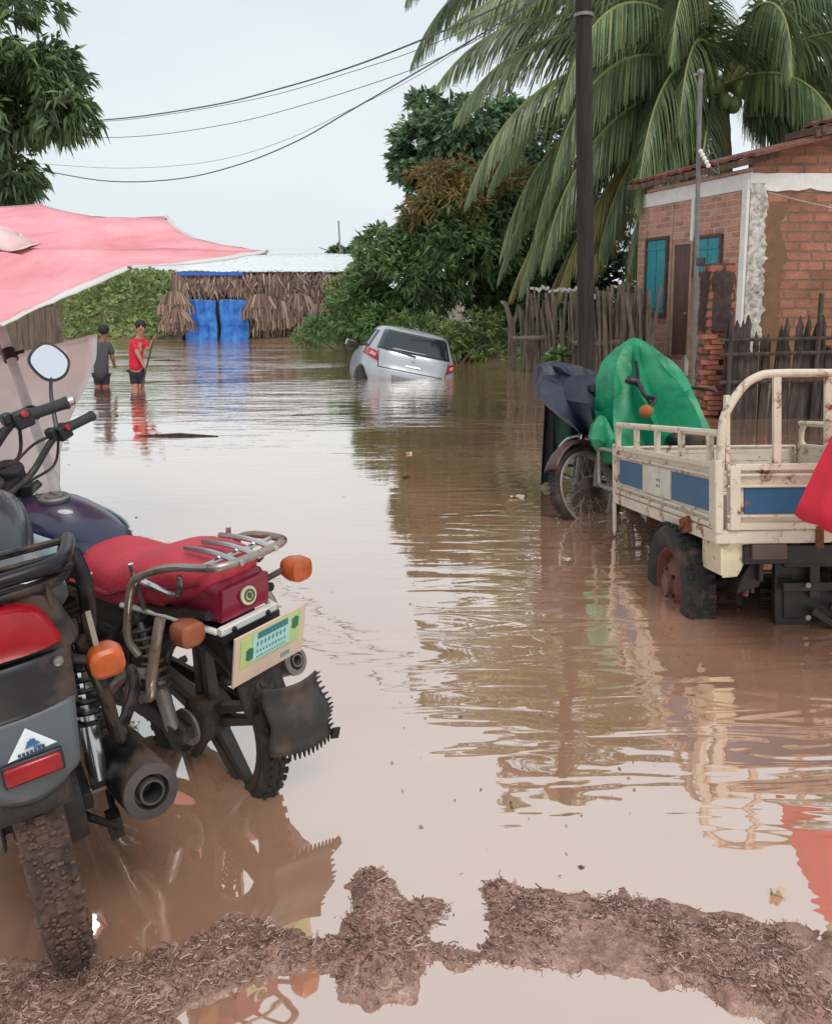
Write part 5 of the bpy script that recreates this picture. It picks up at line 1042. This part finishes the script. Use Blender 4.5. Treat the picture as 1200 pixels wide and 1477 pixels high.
q=gf(.56,.56); b=MB(); b.box(q+V((-.012,0,0)),(.014,.095,.036),Matrix.Rotation(-.05,3,'Y')); rfx=b.build('reflector',M['redlens'],gfo,bevel=.005); b=MB(); b.box(q+V((-.006,0,0)),(.012,.104,.045),Matrix.Rotation(-.05,3,'Y')); b.build('reflector_frame',M['black'],gfo,bevel=.004)
b=MB(); b.grid(lambda u,v:V((-.275+.012*v-.02*(1-(2*u-1)**2),(.112-.004*v)*(1-2*u),.775-.115*v)),10,6); up2=b.build('plate_panel',M['black'],A,solid=.012)
b=MB(); sym(lambda s:b.lathe([(0,0),(.010,0),(.008,.005),(0,.007)],(-.295,s*.09,.757),(-1,0,0),12)); b.build('bolt',M['alu'],up2)
# tail light
TLc=V((-.25,0,.838))
def outl(k,grow=0): return [(a*(1+grow),c*(1+grow)) for a,c in k]
ol=cat([V((a*.9,c*.95,0)) for a,c in ((-.115,-.03),(-.08,.035),(0,.05),(.08,.035),(.115,-.03),(.11,-.05),(.06,-.056),(0,-.056),(-.06,-.056),(-.11,-.05))],3,True)
b=MB(); b.loft([[TLc+V((.10,p.x*1.15,p.y*1.3)) for p in ol],[TLc+V((.0,p.x*1.28,p.y*1.42)) for p in ol],[TLc+V((-.032,p.x*1.2,p.y*1.3)) for p in ol]]); b.build('tail_housing',M['black'],A)
b=MB(); b.loft([[TLc+V((-.02,p.x,p.y)) for p in ol],[TLc+V((-.05,p.x*.97,p.y*.95)) for p in ol],[TLc+V((-.062,p.x*.88,p.y*.85)) for p in ol],[TLc+V((-.068,p.x*.4,p.y*.4)) for p in ol]]); b.build('tail_light',M['redlens'],A)
b=MB(); b.secs([(.12,.13,.76,.87),(-.05,.145,.77,.875),(-.17,.14,.80,.885),(-.22,.12,.84,.89)],18,3); lab(b.build('tail_cowl',mat('wet_grey_cowl',(96,103,106),.4,dirt=.3,coat=.3),A),'grey tail fairing under the rack')
b=MB(); b.tube([(-.15,-.15,.882),(-.22,-.1,.892),(-.235,0,.895),(-.22,.1,.892),(-.15,.15,.882)],.006,6,smooth=4); lab(b.build('cowl_trim',M['chrome'],A),'bright trim line')
for s in (1,-1):
    b=MB(); b.tube([(.2,s*.16,.74),(.12,s*.17,.84),(-.02,s*.17,.90),(-.17,s*.155,.925),(-.27,s*.12,.93),(-.295,s*.0,.93)],.0135,10,smooth=6); b.tube([(-.02,s*.165,.87),(-.16,s*.15,.89),(-.26,s*.11,.895),(-.28,0,.895)],.0125,10,smooth=6); b.tube([(-.2,s*.145,.925),(-.2,s*.14,.893)],.01,6); lab(b.build('rack',M['blackmetal'],A),'black double tube carrier rack'); b=MB()
    b.tube([(-.12,s*.165,.90),(-.13,s*.175,.84),(-.10,s*.17,.74),(-.05,s*.15,.66),(.03,s*.14,.60)],.016,9,smooth=5); b.build('rack_stay',M['blackmetal'],A)
b=MB()
for x in (-.08,-.18,-.26): b.tube([(x,-.15,.915),(x,.15,.915)],.008,7)
for y in (-.1,-.03,.05): b.tube([(-.28,y,.90),(-.285,y,.86)],.004,5)
b.build('rack_crossbar',M['blackmetal'],A)
b=MB(); b.bar((-.06,-.16,.70),(-.20,-.165,.76),.07,.01,V((0,1,0))); b.build('side_bracket',mat('dirty_beige_metal',(150,136,122),.6,dirt=.4),A)
signal(A,(-.20,-.145,.70),-1,sz=.9,stemp=(-.18,-.09,.72)); signal(A,(-.20,.150,.745),1,sz=.95,stemp=(-.18,.09,.76))
b=MB(); b.tube([(-.18,-.14,.74),(-.16,-.165,.60),(-.11,-.175,.47),(.02,-.20,.42),(.16,-.26,.43),(.24,-.27,.45)],.014,9,smooth=6); b.tube([(.24,-.27,.45),(.20,-.25,.41),(.05,-.2,.385)],.012,8,smooth=4); lab(b.build('leg_guard',M['blackmetal'],A),'bent black tube from the rack down over the muffler')
b=MB(); b.tube([(0,-.05,.31),(0,-.19,.31)],.012,10); b.box((0,-.165,.31),(.05,.02,.06)); b.build('rear_axle',M['alu'],A,bevel=.003)
b=MB(); b.tube([(.02,-.07,.26),(-.03,-.14,.22),(.1,-.15,.24)],.01,6); b.box((-.0,-.14,.21),(.05,.03,.05)); b.build('brake_lever',M['mudblack'],A,bevel=.004)
b=MB(); b.lathe([(.0,-.085),(.085,-.085),(.09,-.06),(.09,-.04),(.0,-.04)],(0,0,.31),(0,1,0),26); b.build('brake_drum',M['mudblack'],A)

rng=random.Random(31); wh=[c for c in A.children if c.name.startswith('rear_wheel')][0]; b=MB(); b.recalc=False
for k in range(700):
    a=R(rng.uniform(115,290)); y=rng.gauss(0,.022); rr=.31-.012*(abs(y)/.04)**2+rng.uniform(-.004,.006); r_=rng.uniform(.0018,.0045)
    b.ball((math.cos(a)*rr,max(-.042,min(.042,y)),.31+math.sin(a)*rr),(r_*rng.uniform(.7,1.6),r_*rng.uniform(.8,1.8),r_),6,4)
tag(b.build('caked_mud',mat('caked_mud',(112,84,70),.7,var=.35,scale=30,bump=.8,bscale=90),wh),None,None,None,'stuff')
rng=random.Random(32); b=MB(); b.recalc=False
for k in range(160):
    x=rng.uniform(-.05,.75); z=.22+.2*rng.random(); s_=rng.choice((-1,1)); r_=rng.uniform(.004,.012); b.ball((x,s_*rng.uniform(.09,.16),z),(r_*1.5,r_,r_),6,4)
# ------------------------------------------------------------------ covered motorcycle beside the cargo tricycle
fwp=P(852,696,5.45); yaw=180-14
hd=V((-math.sin(R(yaw)),math.cos(R(yaw)),0)); og=V((fwp.x,fwp.y,0))-hd*1.22; og.z=fwp.z-.33
Cm=make_moto('motorcycle','motorcycle facing the camera with its spoked front wheel turned, under navy sheeting',og,yaw,4,-48,dict(seed=8,tyre=M['tyre'],rim=M['mudblack'],rimf=mat('pale_rim',(150,138,128),.5,.3,dirt=.4),lace=True,frame=M['mudblack'],spring=M['alu'],exh=M['alu'],mufm=M['alu'],tank=M['black'],seat=M['black'],cover=M['black'],mirrors=(),crash=True,
    fendf=mat('brown_fender',(84,58,52),.5,dirt=.3),forkm=mat('grey_fork_leg',(136,128,120),.5,.4,dirt=.4,rust=.2),seatprof=[(.44,.08,.70,.78),(.25,.135,.70,.81),(.0,.14,.72,.83),(-.15,.1,.76,.825)]))
# ------------------------------------------------------------------ cargo tricycle
p0=P(1037,784,3.42); TYAW=3; TP=7
TR=thing('cargo_tricycle','rusty cream and blue cargo motor tricycle sunk nose down in the flood','tricycle',p0,(0,R(TP),R(90+TYAW)))   # origin: near left lower bed corner, x forward, y left
bp_,bb=M['bedpaint'],M['bedblue']; L=1.46; Wd=1.12; Hh=.335
# z: 0 bottom rail bottom; .055 rail top; panels to .335
b=MB(); b.box((L/2,-Wd/2,.035),(L,Wd-.02,.012)); b.build('bed_floor',mat('bed_floor',(110,96,86),.8,dirt=.4,rust=.3),TR,smooth=False)
b=MB()
for y in (0,-Wd): b.box((L/2,y,.028),(L,.045,.056))
for x in (0,L): b.box((x,-Wd/2,.029),(.05,Wd+.05,.058))
b.build('bed_frame',bp_,TR,bevel=.006)
def sidepanel(y,so):
    b=MB(); b.box((L/2,y,.20),(L-.06,.012,.265)); 
    for z,h in ((.075,.022),(.108,.012),(.285,.012),(.332,.026)): b.box((L/2,y+so*.008,z),(L-.05,.03,h))
    for x in (.035,L-.03): b.box((x,y+so*.006,.195),(.035,.034,.27))
    x=b.build('side_panel',bp_,TR,bevel=.004)
    for x0,x1 in ((.07,.53),(.98,1.38)):
        b=MB(); b.box(((x0+x1)/2,y+so*.008,.196),(x1-x0,.008,.135)); b.build('stripe',bb,x,smooth=False)
    b=MB(); b.box((.755,y+so*.009,.196),(.42,.01,.15)); pl=b.build('side_plate',mat('dirty_white_plate',(206,200,186),.6,dirt=.25),x,bevel=.003)
    b=MB(); rng=random.Random(3)
    for k in range(4): b.box((.70+.03*(k%2),y+so*.0145,.175+.03*(k//2)),(.014,.001,.014))
    b.build('plate_marks',M['black'],pl,smooth=False)
    # upper rail
    b=MB(); b.tube([(L-.02,y,.33),(L-.02,y,.42),(L-.06,y,.462),(L-.12,y,.468),(.0,y,.468)],.016,8,smooth=3)
    for k in range(4): b.box((L-.36-k*.335,y,.40),(.035,.022,.12))
    b.build('side_rail',bp_,TR)
sidepanel(0,1); sidepanel(-Wd,-1)
def endpanel(x,sx,name):
    b=MB(); b.box((x,-Wd/2,.20),(.012,Wd-.06,.265))
    for z,h in ((.075,.03),(.118,.012),(.245,.012),(.292,.012),(.325,.028)): b.box((x+sx*.009,-Wd/2,z),(.03,Wd-.05,h))
    for y in (-.055,-Wd+.055): b.box((x+sx*.012,y,.195),(.036,.045,.27))
    q=b.build(name,bp_,TR,bevel=.004); b=MB(); b.box((x+sx*.008,-Wd/2,.182),(.008,Wd-.2,.108)); b.build('stripe',bb,q,smooth=False); return q
tg=endpanel(-.01,-1,'tailgate'); endpanel(L,1,'front_panel')
for x,y in ((-.012,.01),(-.012,-Wd-.01),(L,.01),(L,-Wd-.01)): b=MB(); b.box((x,y,.20),(.037,.036,.31)); b.build('corner_post',bp_,TR,bevel=.005)
# tailgate hoop
b=MB(); zt=.335+.385
b.tube([(-.01,.0,.30),(-.01,-.01,.50),(-.01,-.04,.58),(-.01,-.10,.665),(-.01,-.16,zt-.015),(-.01,-.24,zt),(-.01,-Wd/2,zt),(-.01,-Wd+.24,zt),(-.01,-Wd+.12,zt-.05),(-.01,-Wd+.01,.55),(-.01,-Wd,.30)],.0185,10,smooth=4)
for y in (-.245,-.47,-.70,-.92): b.box((-.01,y,.52),(.02,.034,.41))
b.box((.005,-.035,.47),(.03,.02,.32)); b.build('tailgate_hoop',bp_,TR,bevel=.003)
b=MB(); b.box((-.034,-.42,.027),(.012,.03,.09)); b.tube([(-.04,-.42,.07),(-.04,-.43,.02),(-.04,-.40,-.01)],.006,6); b.build('latch',mat('rusted_hook',(120,66,46),.8,rust=.6,bump=.5),TR); b=MB(); b.box((.30,.03,.035),(.10,.02,.07),Matrix.Rotation(.3,3,'Y')); b.tube([(.26,.03,.075),(.31,.045,.03),(.36,.035,.0)],.009,6); b.build('latch',mat('rusted_latch',(120,66,46),.8,rust=.6,bump=.5),TR)
# gusset bracket
b=MB(); b.prism([(.01,-.02,-.002),(.01,-.155,-.002),(.01,-.155,-.04),(.01,-.14,-.07),(.01,-.115,-.085),(.01,-.10,-.12),(.01,-.085,-.145),(.01,-.02,-.15)],(1,0,0),.01); b.box((.10,-.014,-.07),(.2,.012,.135)); lab(b.build('corner_gusset',mat('cream_gusset',(220,206,172),.6,rust=.3,dirt=.2,dcol=(190,150,70)),TR,bevel=.003),'cream plate with yellow stains under the bed corner')
b=MB(); b.box((.16,-.19,-.10),(.3,.02,.14)); b.prism([(.05,-.12,-.16),(.05,-.2,-.02),(.05,-.24,-.02),(.05,-.20,-.2),(.05,-.10,-.23)],(1,0,0),.12); lab(b.build('spring_hanger',M['darkiron'],TR,bevel=.006),'dark iron hanger inside the wheel')
# chassis
b=MB()
for y in (-.33,-.78): b.box((1.1,y,-.045),(2.2,.05,.085))
for x in (.02,.75,1.42): b.box((x,-.555,-.05),(.06,.42 if x>.1 else .9,.08))
b.build('chassis',M['darkiron'],TR,bevel=.004)
b=MB(); b.box((.0,-.21,-.035),(.05,.15,.065)); lab(b.build('wood_block',mat('old_wood_block',(100,84,74),.9,bump=.7,stretch=(1,.3,1)),TR,bevel=.004),'weathered wood block under the tailgate rail')
AX=.44; AZ=-.265   # axle centre
RAD=.285
b=MB(); b.tube([(AX,-.08,AZ),(AX,-.3,AZ+.005),(AX,-Wd/2,AZ+.01),(AX,-Wd+.3,AZ+.005),(AX,-Wd+.08,AZ)],[.042,.034,.05,.034,.042],12); b.build('rear_axle',M['darkiron'],TR)
b=MB(); b.secs([(AX-.16,.06,AZ-.10,AZ+.08,-.60),(AX-.10,.11,AZ-.14,AZ+.12,-.60),(AX+.05,.12,AZ-.14,AZ+.13,-.60),(AX+.2,.06,AZ-.06,AZ+.07,-.60)],16,2.4); b.build('differential',M['darkiron'],TR)
for y in (-.33,-.78):
    b=MB()
    for k in range(5): b.bar((AX-.34+.05*k,y,AZ+.10-.016*k+.0),(AX,y,AZ+.055-.014*k),.05,.01); b.bar((AX,y,AZ+.055-.014*k),(AX+.34-.05*k,y,AZ+.10-.016*k),.05,.01)
    b.box((AX,y,AZ),(.07,.08,.15)); b.tube([(AX-.34,y-.03,AZ+.1),(AX-.34,y+.03,AZ+.1)],.02,8); lab(b.build('leaf_spring',M['darkiron'],TR,smooth=False),'rusty leaf spring')
b=MB(); b.box((.10,-.365,-.24),(.03,.16,.32)); b.bar((.05,-.30,-.09),(.05,-.8,-.09),.03,.05); b.bar((.05,-.30,-.20),(.05,-.80,-.20),.03,.04)
for y in (-.44,-.56,-.7): b.box((.05,y,-.16),(.025,.045,.18))
b.box((.09,-.62,-.28),(.03,.6,.13)); b.bar((.03,-.42,-.30),(.03,-.66,-.46),.03,.03); b.bar((.03,-.5,-.28),(.03,-.8,-.42),.025,.03); b.build('subframe',M['darkiron'],TR,bevel=.004)
b=MB()
for y,z in ((-.40,-.19),(-.40,-.33),(-.53,-.225),(-.66,-.22),(-.60,-.34)): b.lathe([(0,0),(.012,0),(.012,.012),(0,.014)],(.03,y,z),(-1,0,0),8)
b.build('bolt',M['alu'],TR)
b=MB(); b.tube([(.12,-.20,-.24),(.12,-.20,-.15),(.12,-.33,-.15)],.01,6); b.tube([(.1,-.16,-.25),(.1,-.17,-.2)],.012,6); b.build('brake_rod',mat('rust_rod',(120,76,60),.7,rust=.4),TR)
for y,s in ((.005,1),(-Wd-.005,-1)):
    w0=MB(); c=V((AX,y,AZ)); w0.lathe([(.17,-.055),(.2,-.068),(.265,-.066),(.283,-.045),(.287,0),(.283,.045),(.265,.066),(.2,.068),(.17,.055)],c,(0,s,0),48,caps=False)
    for k in range(40):
        a=2*math.pi*k/40; rad=V((math.cos(a),0,math.sin(a)))
        for yy,t in ((-.042,.5),(.042,-.5),(0,0)):
            a2=a+(.08 if yy==0 else 0); rad=V((math.cos(a2),0,math.sin(a2))); w0.box(c+rad*.284+V((0,yy,0)),(.012,.034,.02),Matrix.Rotation(-a2,3,'Y')@Matrix.Rotation(t,3,'Z'))
    wo2=w0.build('rear_wheel',M['tyre'],TR); w0=MB(); w0.lathe([(.18,.052),(.165,.05),(.15,-.0),(.11,.02),(.09,.045),(.05,.05),(.045,.07),(0,.07)],c,(0,s,0),36,caps=False); rm=w0.build('rim',mat('rusty_rim',(112,66,54),.7,rust=.4,dirt=.4),wo2,solid=.006)
    w0=MB()
    for k in range(5): a=k*1.257; w0.lathe([(0,0),(.011,0),(.011,.02),(0,.022)],c+V((math.cos(a)*.075,s*.045,math.sin(a)*.075)),(0,s,0),6)
    w0.lathe([(.0,-.06),(.11,-.06),(.115,-.02),(.0,-.02)],c,(0,s,0),24); w0.build('hub',M['mudblack'],wo2)
b=MB(); b.tube([(L+.0,.015,.31),(L+.25,.03,.31),(L+.3,.03,.27),(L+.3,.03,.12),(L+.25,.03,.08),(L+.0,.015,.08)],.013,8,smooth=4); 
b.build('side_step',M['rail'],TR)
b=MB(); b.prism([(L-.02,.012,.0),(L+.035,.012,.0),(L+.03,.012,-.17),(L,.012,-.20),(L-.025,.012,-.15)],(0,1,0),.012); b.build('bed_leg',bp_,TR,bevel=.004)
# driver section under the green cover
cy=-Wd/2
b=MB(); b.tube([(L,cy,.0),(L+.5,cy,-.05),(L+.95,cy,.1),(L+1.15,cy,.45)],.03,8,smooth=4); sym(lambda s:b.tube([(L,cy+s*.12,.0),(L+.3,cy+s*.12,.25),(L+.7,cy+s*.06,.35),(L+1.1,cy,.5)],.018,8,smooth=4)); b.build('front_frame',M['darkiron'],TR)
b=MB(); b.secs([(L+.08,.14,.32,.40,cy),(L+.2,.17,.31,.42,cy),(L+.45,.14,.31,.40,cy),(L+.52,.1,.32,.38,cy)],16,3); b.build('saddle',M['black'],TR)
b=MB(); b.secs([(L+.52,.08,.32,.40,cy),(L+.65,.14,.30,.50,cy),(L+.85,.14,.30,.52,cy),(L+.98,.07,.34,.46,cy)],18,2.6); b.build('tank',mat('trike_tank',(140,30,36),.4,coat=.3),TR,sub=1)
b=MB(); b.secs([(L+.4,.12,-.1,.15,cy),(L+.6,.15,-.14,.18,cy),(L+.8,.11,-.1,.12,cy)],14,3); b.build('engine',M['engine'],TR)
b=MB(); b.tube([(L+.80,cy+.38,.68),(L+.95,cy+.22,.70),(L+1.03,cy,.62),(L+.95,cy-.22,.70),(L+.80,cy-.38,.68)],.013,8,smooth=5); b.build('handlebar',M['blackmetal'],TR)
b=MB(); b.lathe([(.0,-.08),(.07,-.06),(.09,.02),(.085,.05),(0,.07)],(L+1.15,cy,.52),(1,0,0),20); b.build('headlight',M['black'],TR)
fw2=make_wheel(TR,(L+1.35,cy,-.17),.28,.045,M['tyre'],M['mudblack'],.004,6,random.Random(2),True)
b=MB(); sym(lambda s:b.tube([(L+1.35,cy+s*.09,-.17),(L+1.08,cy+s*.09,.55)],.022,8)); b.build('fork_leg',M['alu'],TR)
# ------------------------------------------------------------------ tarpaulins
def tarp(name,label,levels,m,seed,nf=9,amp=.05,solid=.004,nz_l=26):
    """levels: (py, pxl, pxr, Y, halfdepth) silhouette rows from the peak down; creased facets radiate from the peak"""
    b=MB(); b.recalc=False; A0=[P((l[1]+l[2])/2,l[0],l[3]) for l in levels]; base=V((A0[-1].x,A0[-1].y,0)); K=len(levels); rng=random.Random(seed)
    NC=nf*2+4; CA=[2*math.pi*(q+rng.uniform(-.25,.25))/NC for q in range(NC)]; RD=[(.08 if q%2 else -.5)*rng.uniform(.5,1.3) for q in range(NC)]
    rings=[]; sub_=3
    for k in range((K-1)*2+1):
        f=k/2; i=min(int(f),K-2); t=f-i; l=[levels[i][q]+(levels[i+1][q]-levels[i][q])*t for q in range(5)]
        a=P(l[1],l[0],l[3]); c=P(l[2],l[0],l[3]); ctr=(a+c)/2; hw=(c.x-a.x)/2; C_=[]
        for j in range(NC):
            an=CA[j]+.10*math.sin(f*1.3+j); rr=1+RD[j]*amp*3*min(1,f*.6)+.03*math.sin(f*1.7+j*2.1)*min(1,f); cx_,sy_=math.cos(an),math.sin(an)
            if abs(cx_)>.85: rr=max(rr,.97)
            C_.append(V((ctr.x+hw*cx_*rr,ctr.y+l[4]*sy_*rr,ctr.z+rng.uniform(-.006,.006)*min(1,f)*(2.2 if k==(K-1)*2 else 1)))-base)
        r=[]
        for j in range(NC):
            for s_ in range(sub_):
                w=s_/sub_; p=C_[j].lerp(C_[(j+1)%NC],w); o_=V((p.x,p.y,0))-V((ctr.x-base.x,ctr.y-base.y,0)); r.append(p-o_*.03*math.sin(math.pi*w)+V((0,0,0)))
        rings.append(r)
    N=len(rings[0]); b.loft(rings,caps=False); i0=len(b.v); tip=V((0,0,0))
    for p in rings[0]: tip+=p
    b.v.append(tip/N+V((0,0,.004))); b.f+=[(j,(j+1)%N,i0) for j in range(N)]
    o=b.build(name,m,solid=solid,angle=24); o.location=base; tag(o,label,'tarp'); return o
def tarpmat(name,c1,c2,rough):
    t=NT(name); v=t.coord('Object'); n=t.noise(v,1.7,2,.5,.9); r=t.math('ABSOLUTE',t.math('SUBTRACT',n,.5)); n2=t.noise(v,6,2,.5,.8); r2=t.math('ABSOLUTE',t.math('SUBTRACT',n2,.5))
    c=t.ramp(t.noise(v,1.5,4),[(.35,lin(c1)),(.65,lin(c2))]); c=t.mix(.5,c,t.ramp(t.noise(v,6,8,.7),[(.4,(.75,.75,.72)),(.65,(1.1,1.1,1.1))]),'MULTIPLY'); t.l(c,t.b.inputs['Base Color']); t.b.inputs['Roughness'].default_value=rough
    t.bump(t.math('ADD',r,t.math('MULTIPLY',r2,.12)),.6,.16); return t.m
GT=tarpmat('green_tarp_fabric',(4,126,84),(18,156,110),.45); NT_=tarpmat('navy_tarp_fabric',(36,37,56),(54,55,76),.5); DG=cloth('dark_green_fabric',(34,74,54),.7,bump=.4); DK=cloth('charcoal_fabric',(42,46,52),.7,bump=.5)
gt=tarp('green_tarp','bright green plastic tarp draped in folds over the front of the cargo tricycle',[(488,910,920,5.6,.02),(500,893,942,5.6,.09),(522,872,966,5.6,.18),(545,863,986,5.55,.26),(575,864,1000,5.5,.32),(612,866,1014,5.45,.38),(642,866,1016,5.4,.42),(660,872,1003,5.4,.42)],GT,4,nf=7,amp=.3,nz_l=34)
b=MB(); k0=V(gt.location)
def gp(px,py,Y=5.17): return P(px,py,Y)-k0
b.tube([gp(917,520),gp(920,545),gp(914,552),gp(925,560),gp(938,582)],.012,6,smooth=5); b.tube([gp(905,545,5.2),gp(920,550,5.16),gp(930,570,5.1),gp(945,575,5.1),gp(936,588,5.05)],.016,6,smooth=5); b.ball(gp(912,549),(.05,.03,.025)); b.build('knotted_strap',M['black'],gt)
b=MB(); b.ball(gp(932,593,5.05),(.045,.03,.042)); lab(b.build('tied_bundle',mat('orange_brown_cloth',(170,100,54),.8,bump=.5),gt),'orange brown lump tied at the knot')
gt2=tarp('green_tarp','small lighter green sheet corner hanging beside the covered motorcycle',[(600,862,872,5.3,.03),(612,852,880,5.28,.07),(632,850,886,5.25,.1),(655,862,888,5.25,.1),(668,872,886,5.25,.08)],tarpmat('light_green_sheet',(20,124,82),(50,150,106),.35),9,nf=4,amp=.2,nz_l=14)
nv=tarp('navy_tarp','navy blue plastic sheet draped over the handlebars of the covered motorcycle',[(521,792,802,5.95,.02),(527,774,835,5.95,.10),(540,772,862,5.95,.2),(556,772,868,5.85,.34),(572,774,868,5.75,.40),(590,792,868,5.72,.42),(606,812,868,5.7,.42),(622,832,867,5.7,.40)],NT_,6,nf=4,amp=.3,nz_l=24)
def sheet(name,label,pts,Ys,m,amp=.03,cat_='tarp',n=24):
    """four-sided hanging sheet: corner pixels tl,tr,br,bl with depths"""
    c=[P(p[0],p[1],y) for p,y in zip(pts,Ys)]; base=V((c[3].x,c[3].y,0)); b=MB(); b.recalc=False
    def fn(u,v):
        q=c[0].lerp(c[1],u).lerp(c[3].lerp(c[2],u),v); return q+V((0,amp*math.sin(u*9+v*2+len(label))*(.3+v)+amp*noise.noise(q*3),amp*.3*math.sin(u*7)*(v>.95)))-base
    b.grid(fn,n,n); o=b.build(name,m,solid=.004,angle=60); o.location=base; return tag(o,label,cat_)
sheet('dark_green_sheet','dark green sheet hanging under the navy sheet behind the spoked wheel',[(796,560),(850,575),(848,640),(806,668)],[6.15,6.1,6.05,6.1],DG)
sheet('charcoal_sheet','narrow charcoal sheet hanging to the water left of the spoked wheel',[(786,560),(802,568),(808,690),(780,700)],[6.2,6.2,6.15,6.15],DK,.02)
# red cloth beside the tailgate
RC=cloth('red_canvas',(214,32,52),.6,two=(228,52,70),bump=.5,var=.1)
c0=[P(1236,560,3.0),P(1146,748,3.12),P(1212,768,2.95),P(1330,700,2.7),P(1420,560,3.0)]
base=V((c0[2].x,c0[2].y,0)); apex=P(1270,520,3.1); rim=[P(1200,648,3.12),P(1146,742,3.1),P(1178,757,2.98),P(1225,776,2.85),P(1290,790,2.75),P(1380,770,2.72),P(1470,700,2.85),P(1500,620,3.1),P(1440,560,3.4),P(1330,540,3.5)]
b=MB(); b.recalc=False; nr=len(rim)
def rc(u,v):
    k=u*nr; i=int(k)%nr; t=k-int(k); q=rim[i].lerp(rim[(i+1)%nr],t); f=.4*math.sin(math.pi*t); p=apex.lerp(q,v); return p+V((0,0,-.025*f*v))+V((0,.02*f*v,.05*math.sin(math.pi*v)))-base
b.grid(lambda u,v:rc(u if u<1 else 0,.01+.99*v),80,14); ro=b.build('canopy',RC,None,solid=.004,angle=60); rt=thing('red_umbrella','bright red umbrella canopy leaning against the tricycle tailgate','umbrella',base); ro.parent=rt
b=MB(); b.tube([apex-base+V((0,0,.04)),apex-base+V((.12,.05,-1.3))],.012,8); b.build('pole',M['rail'],rt)
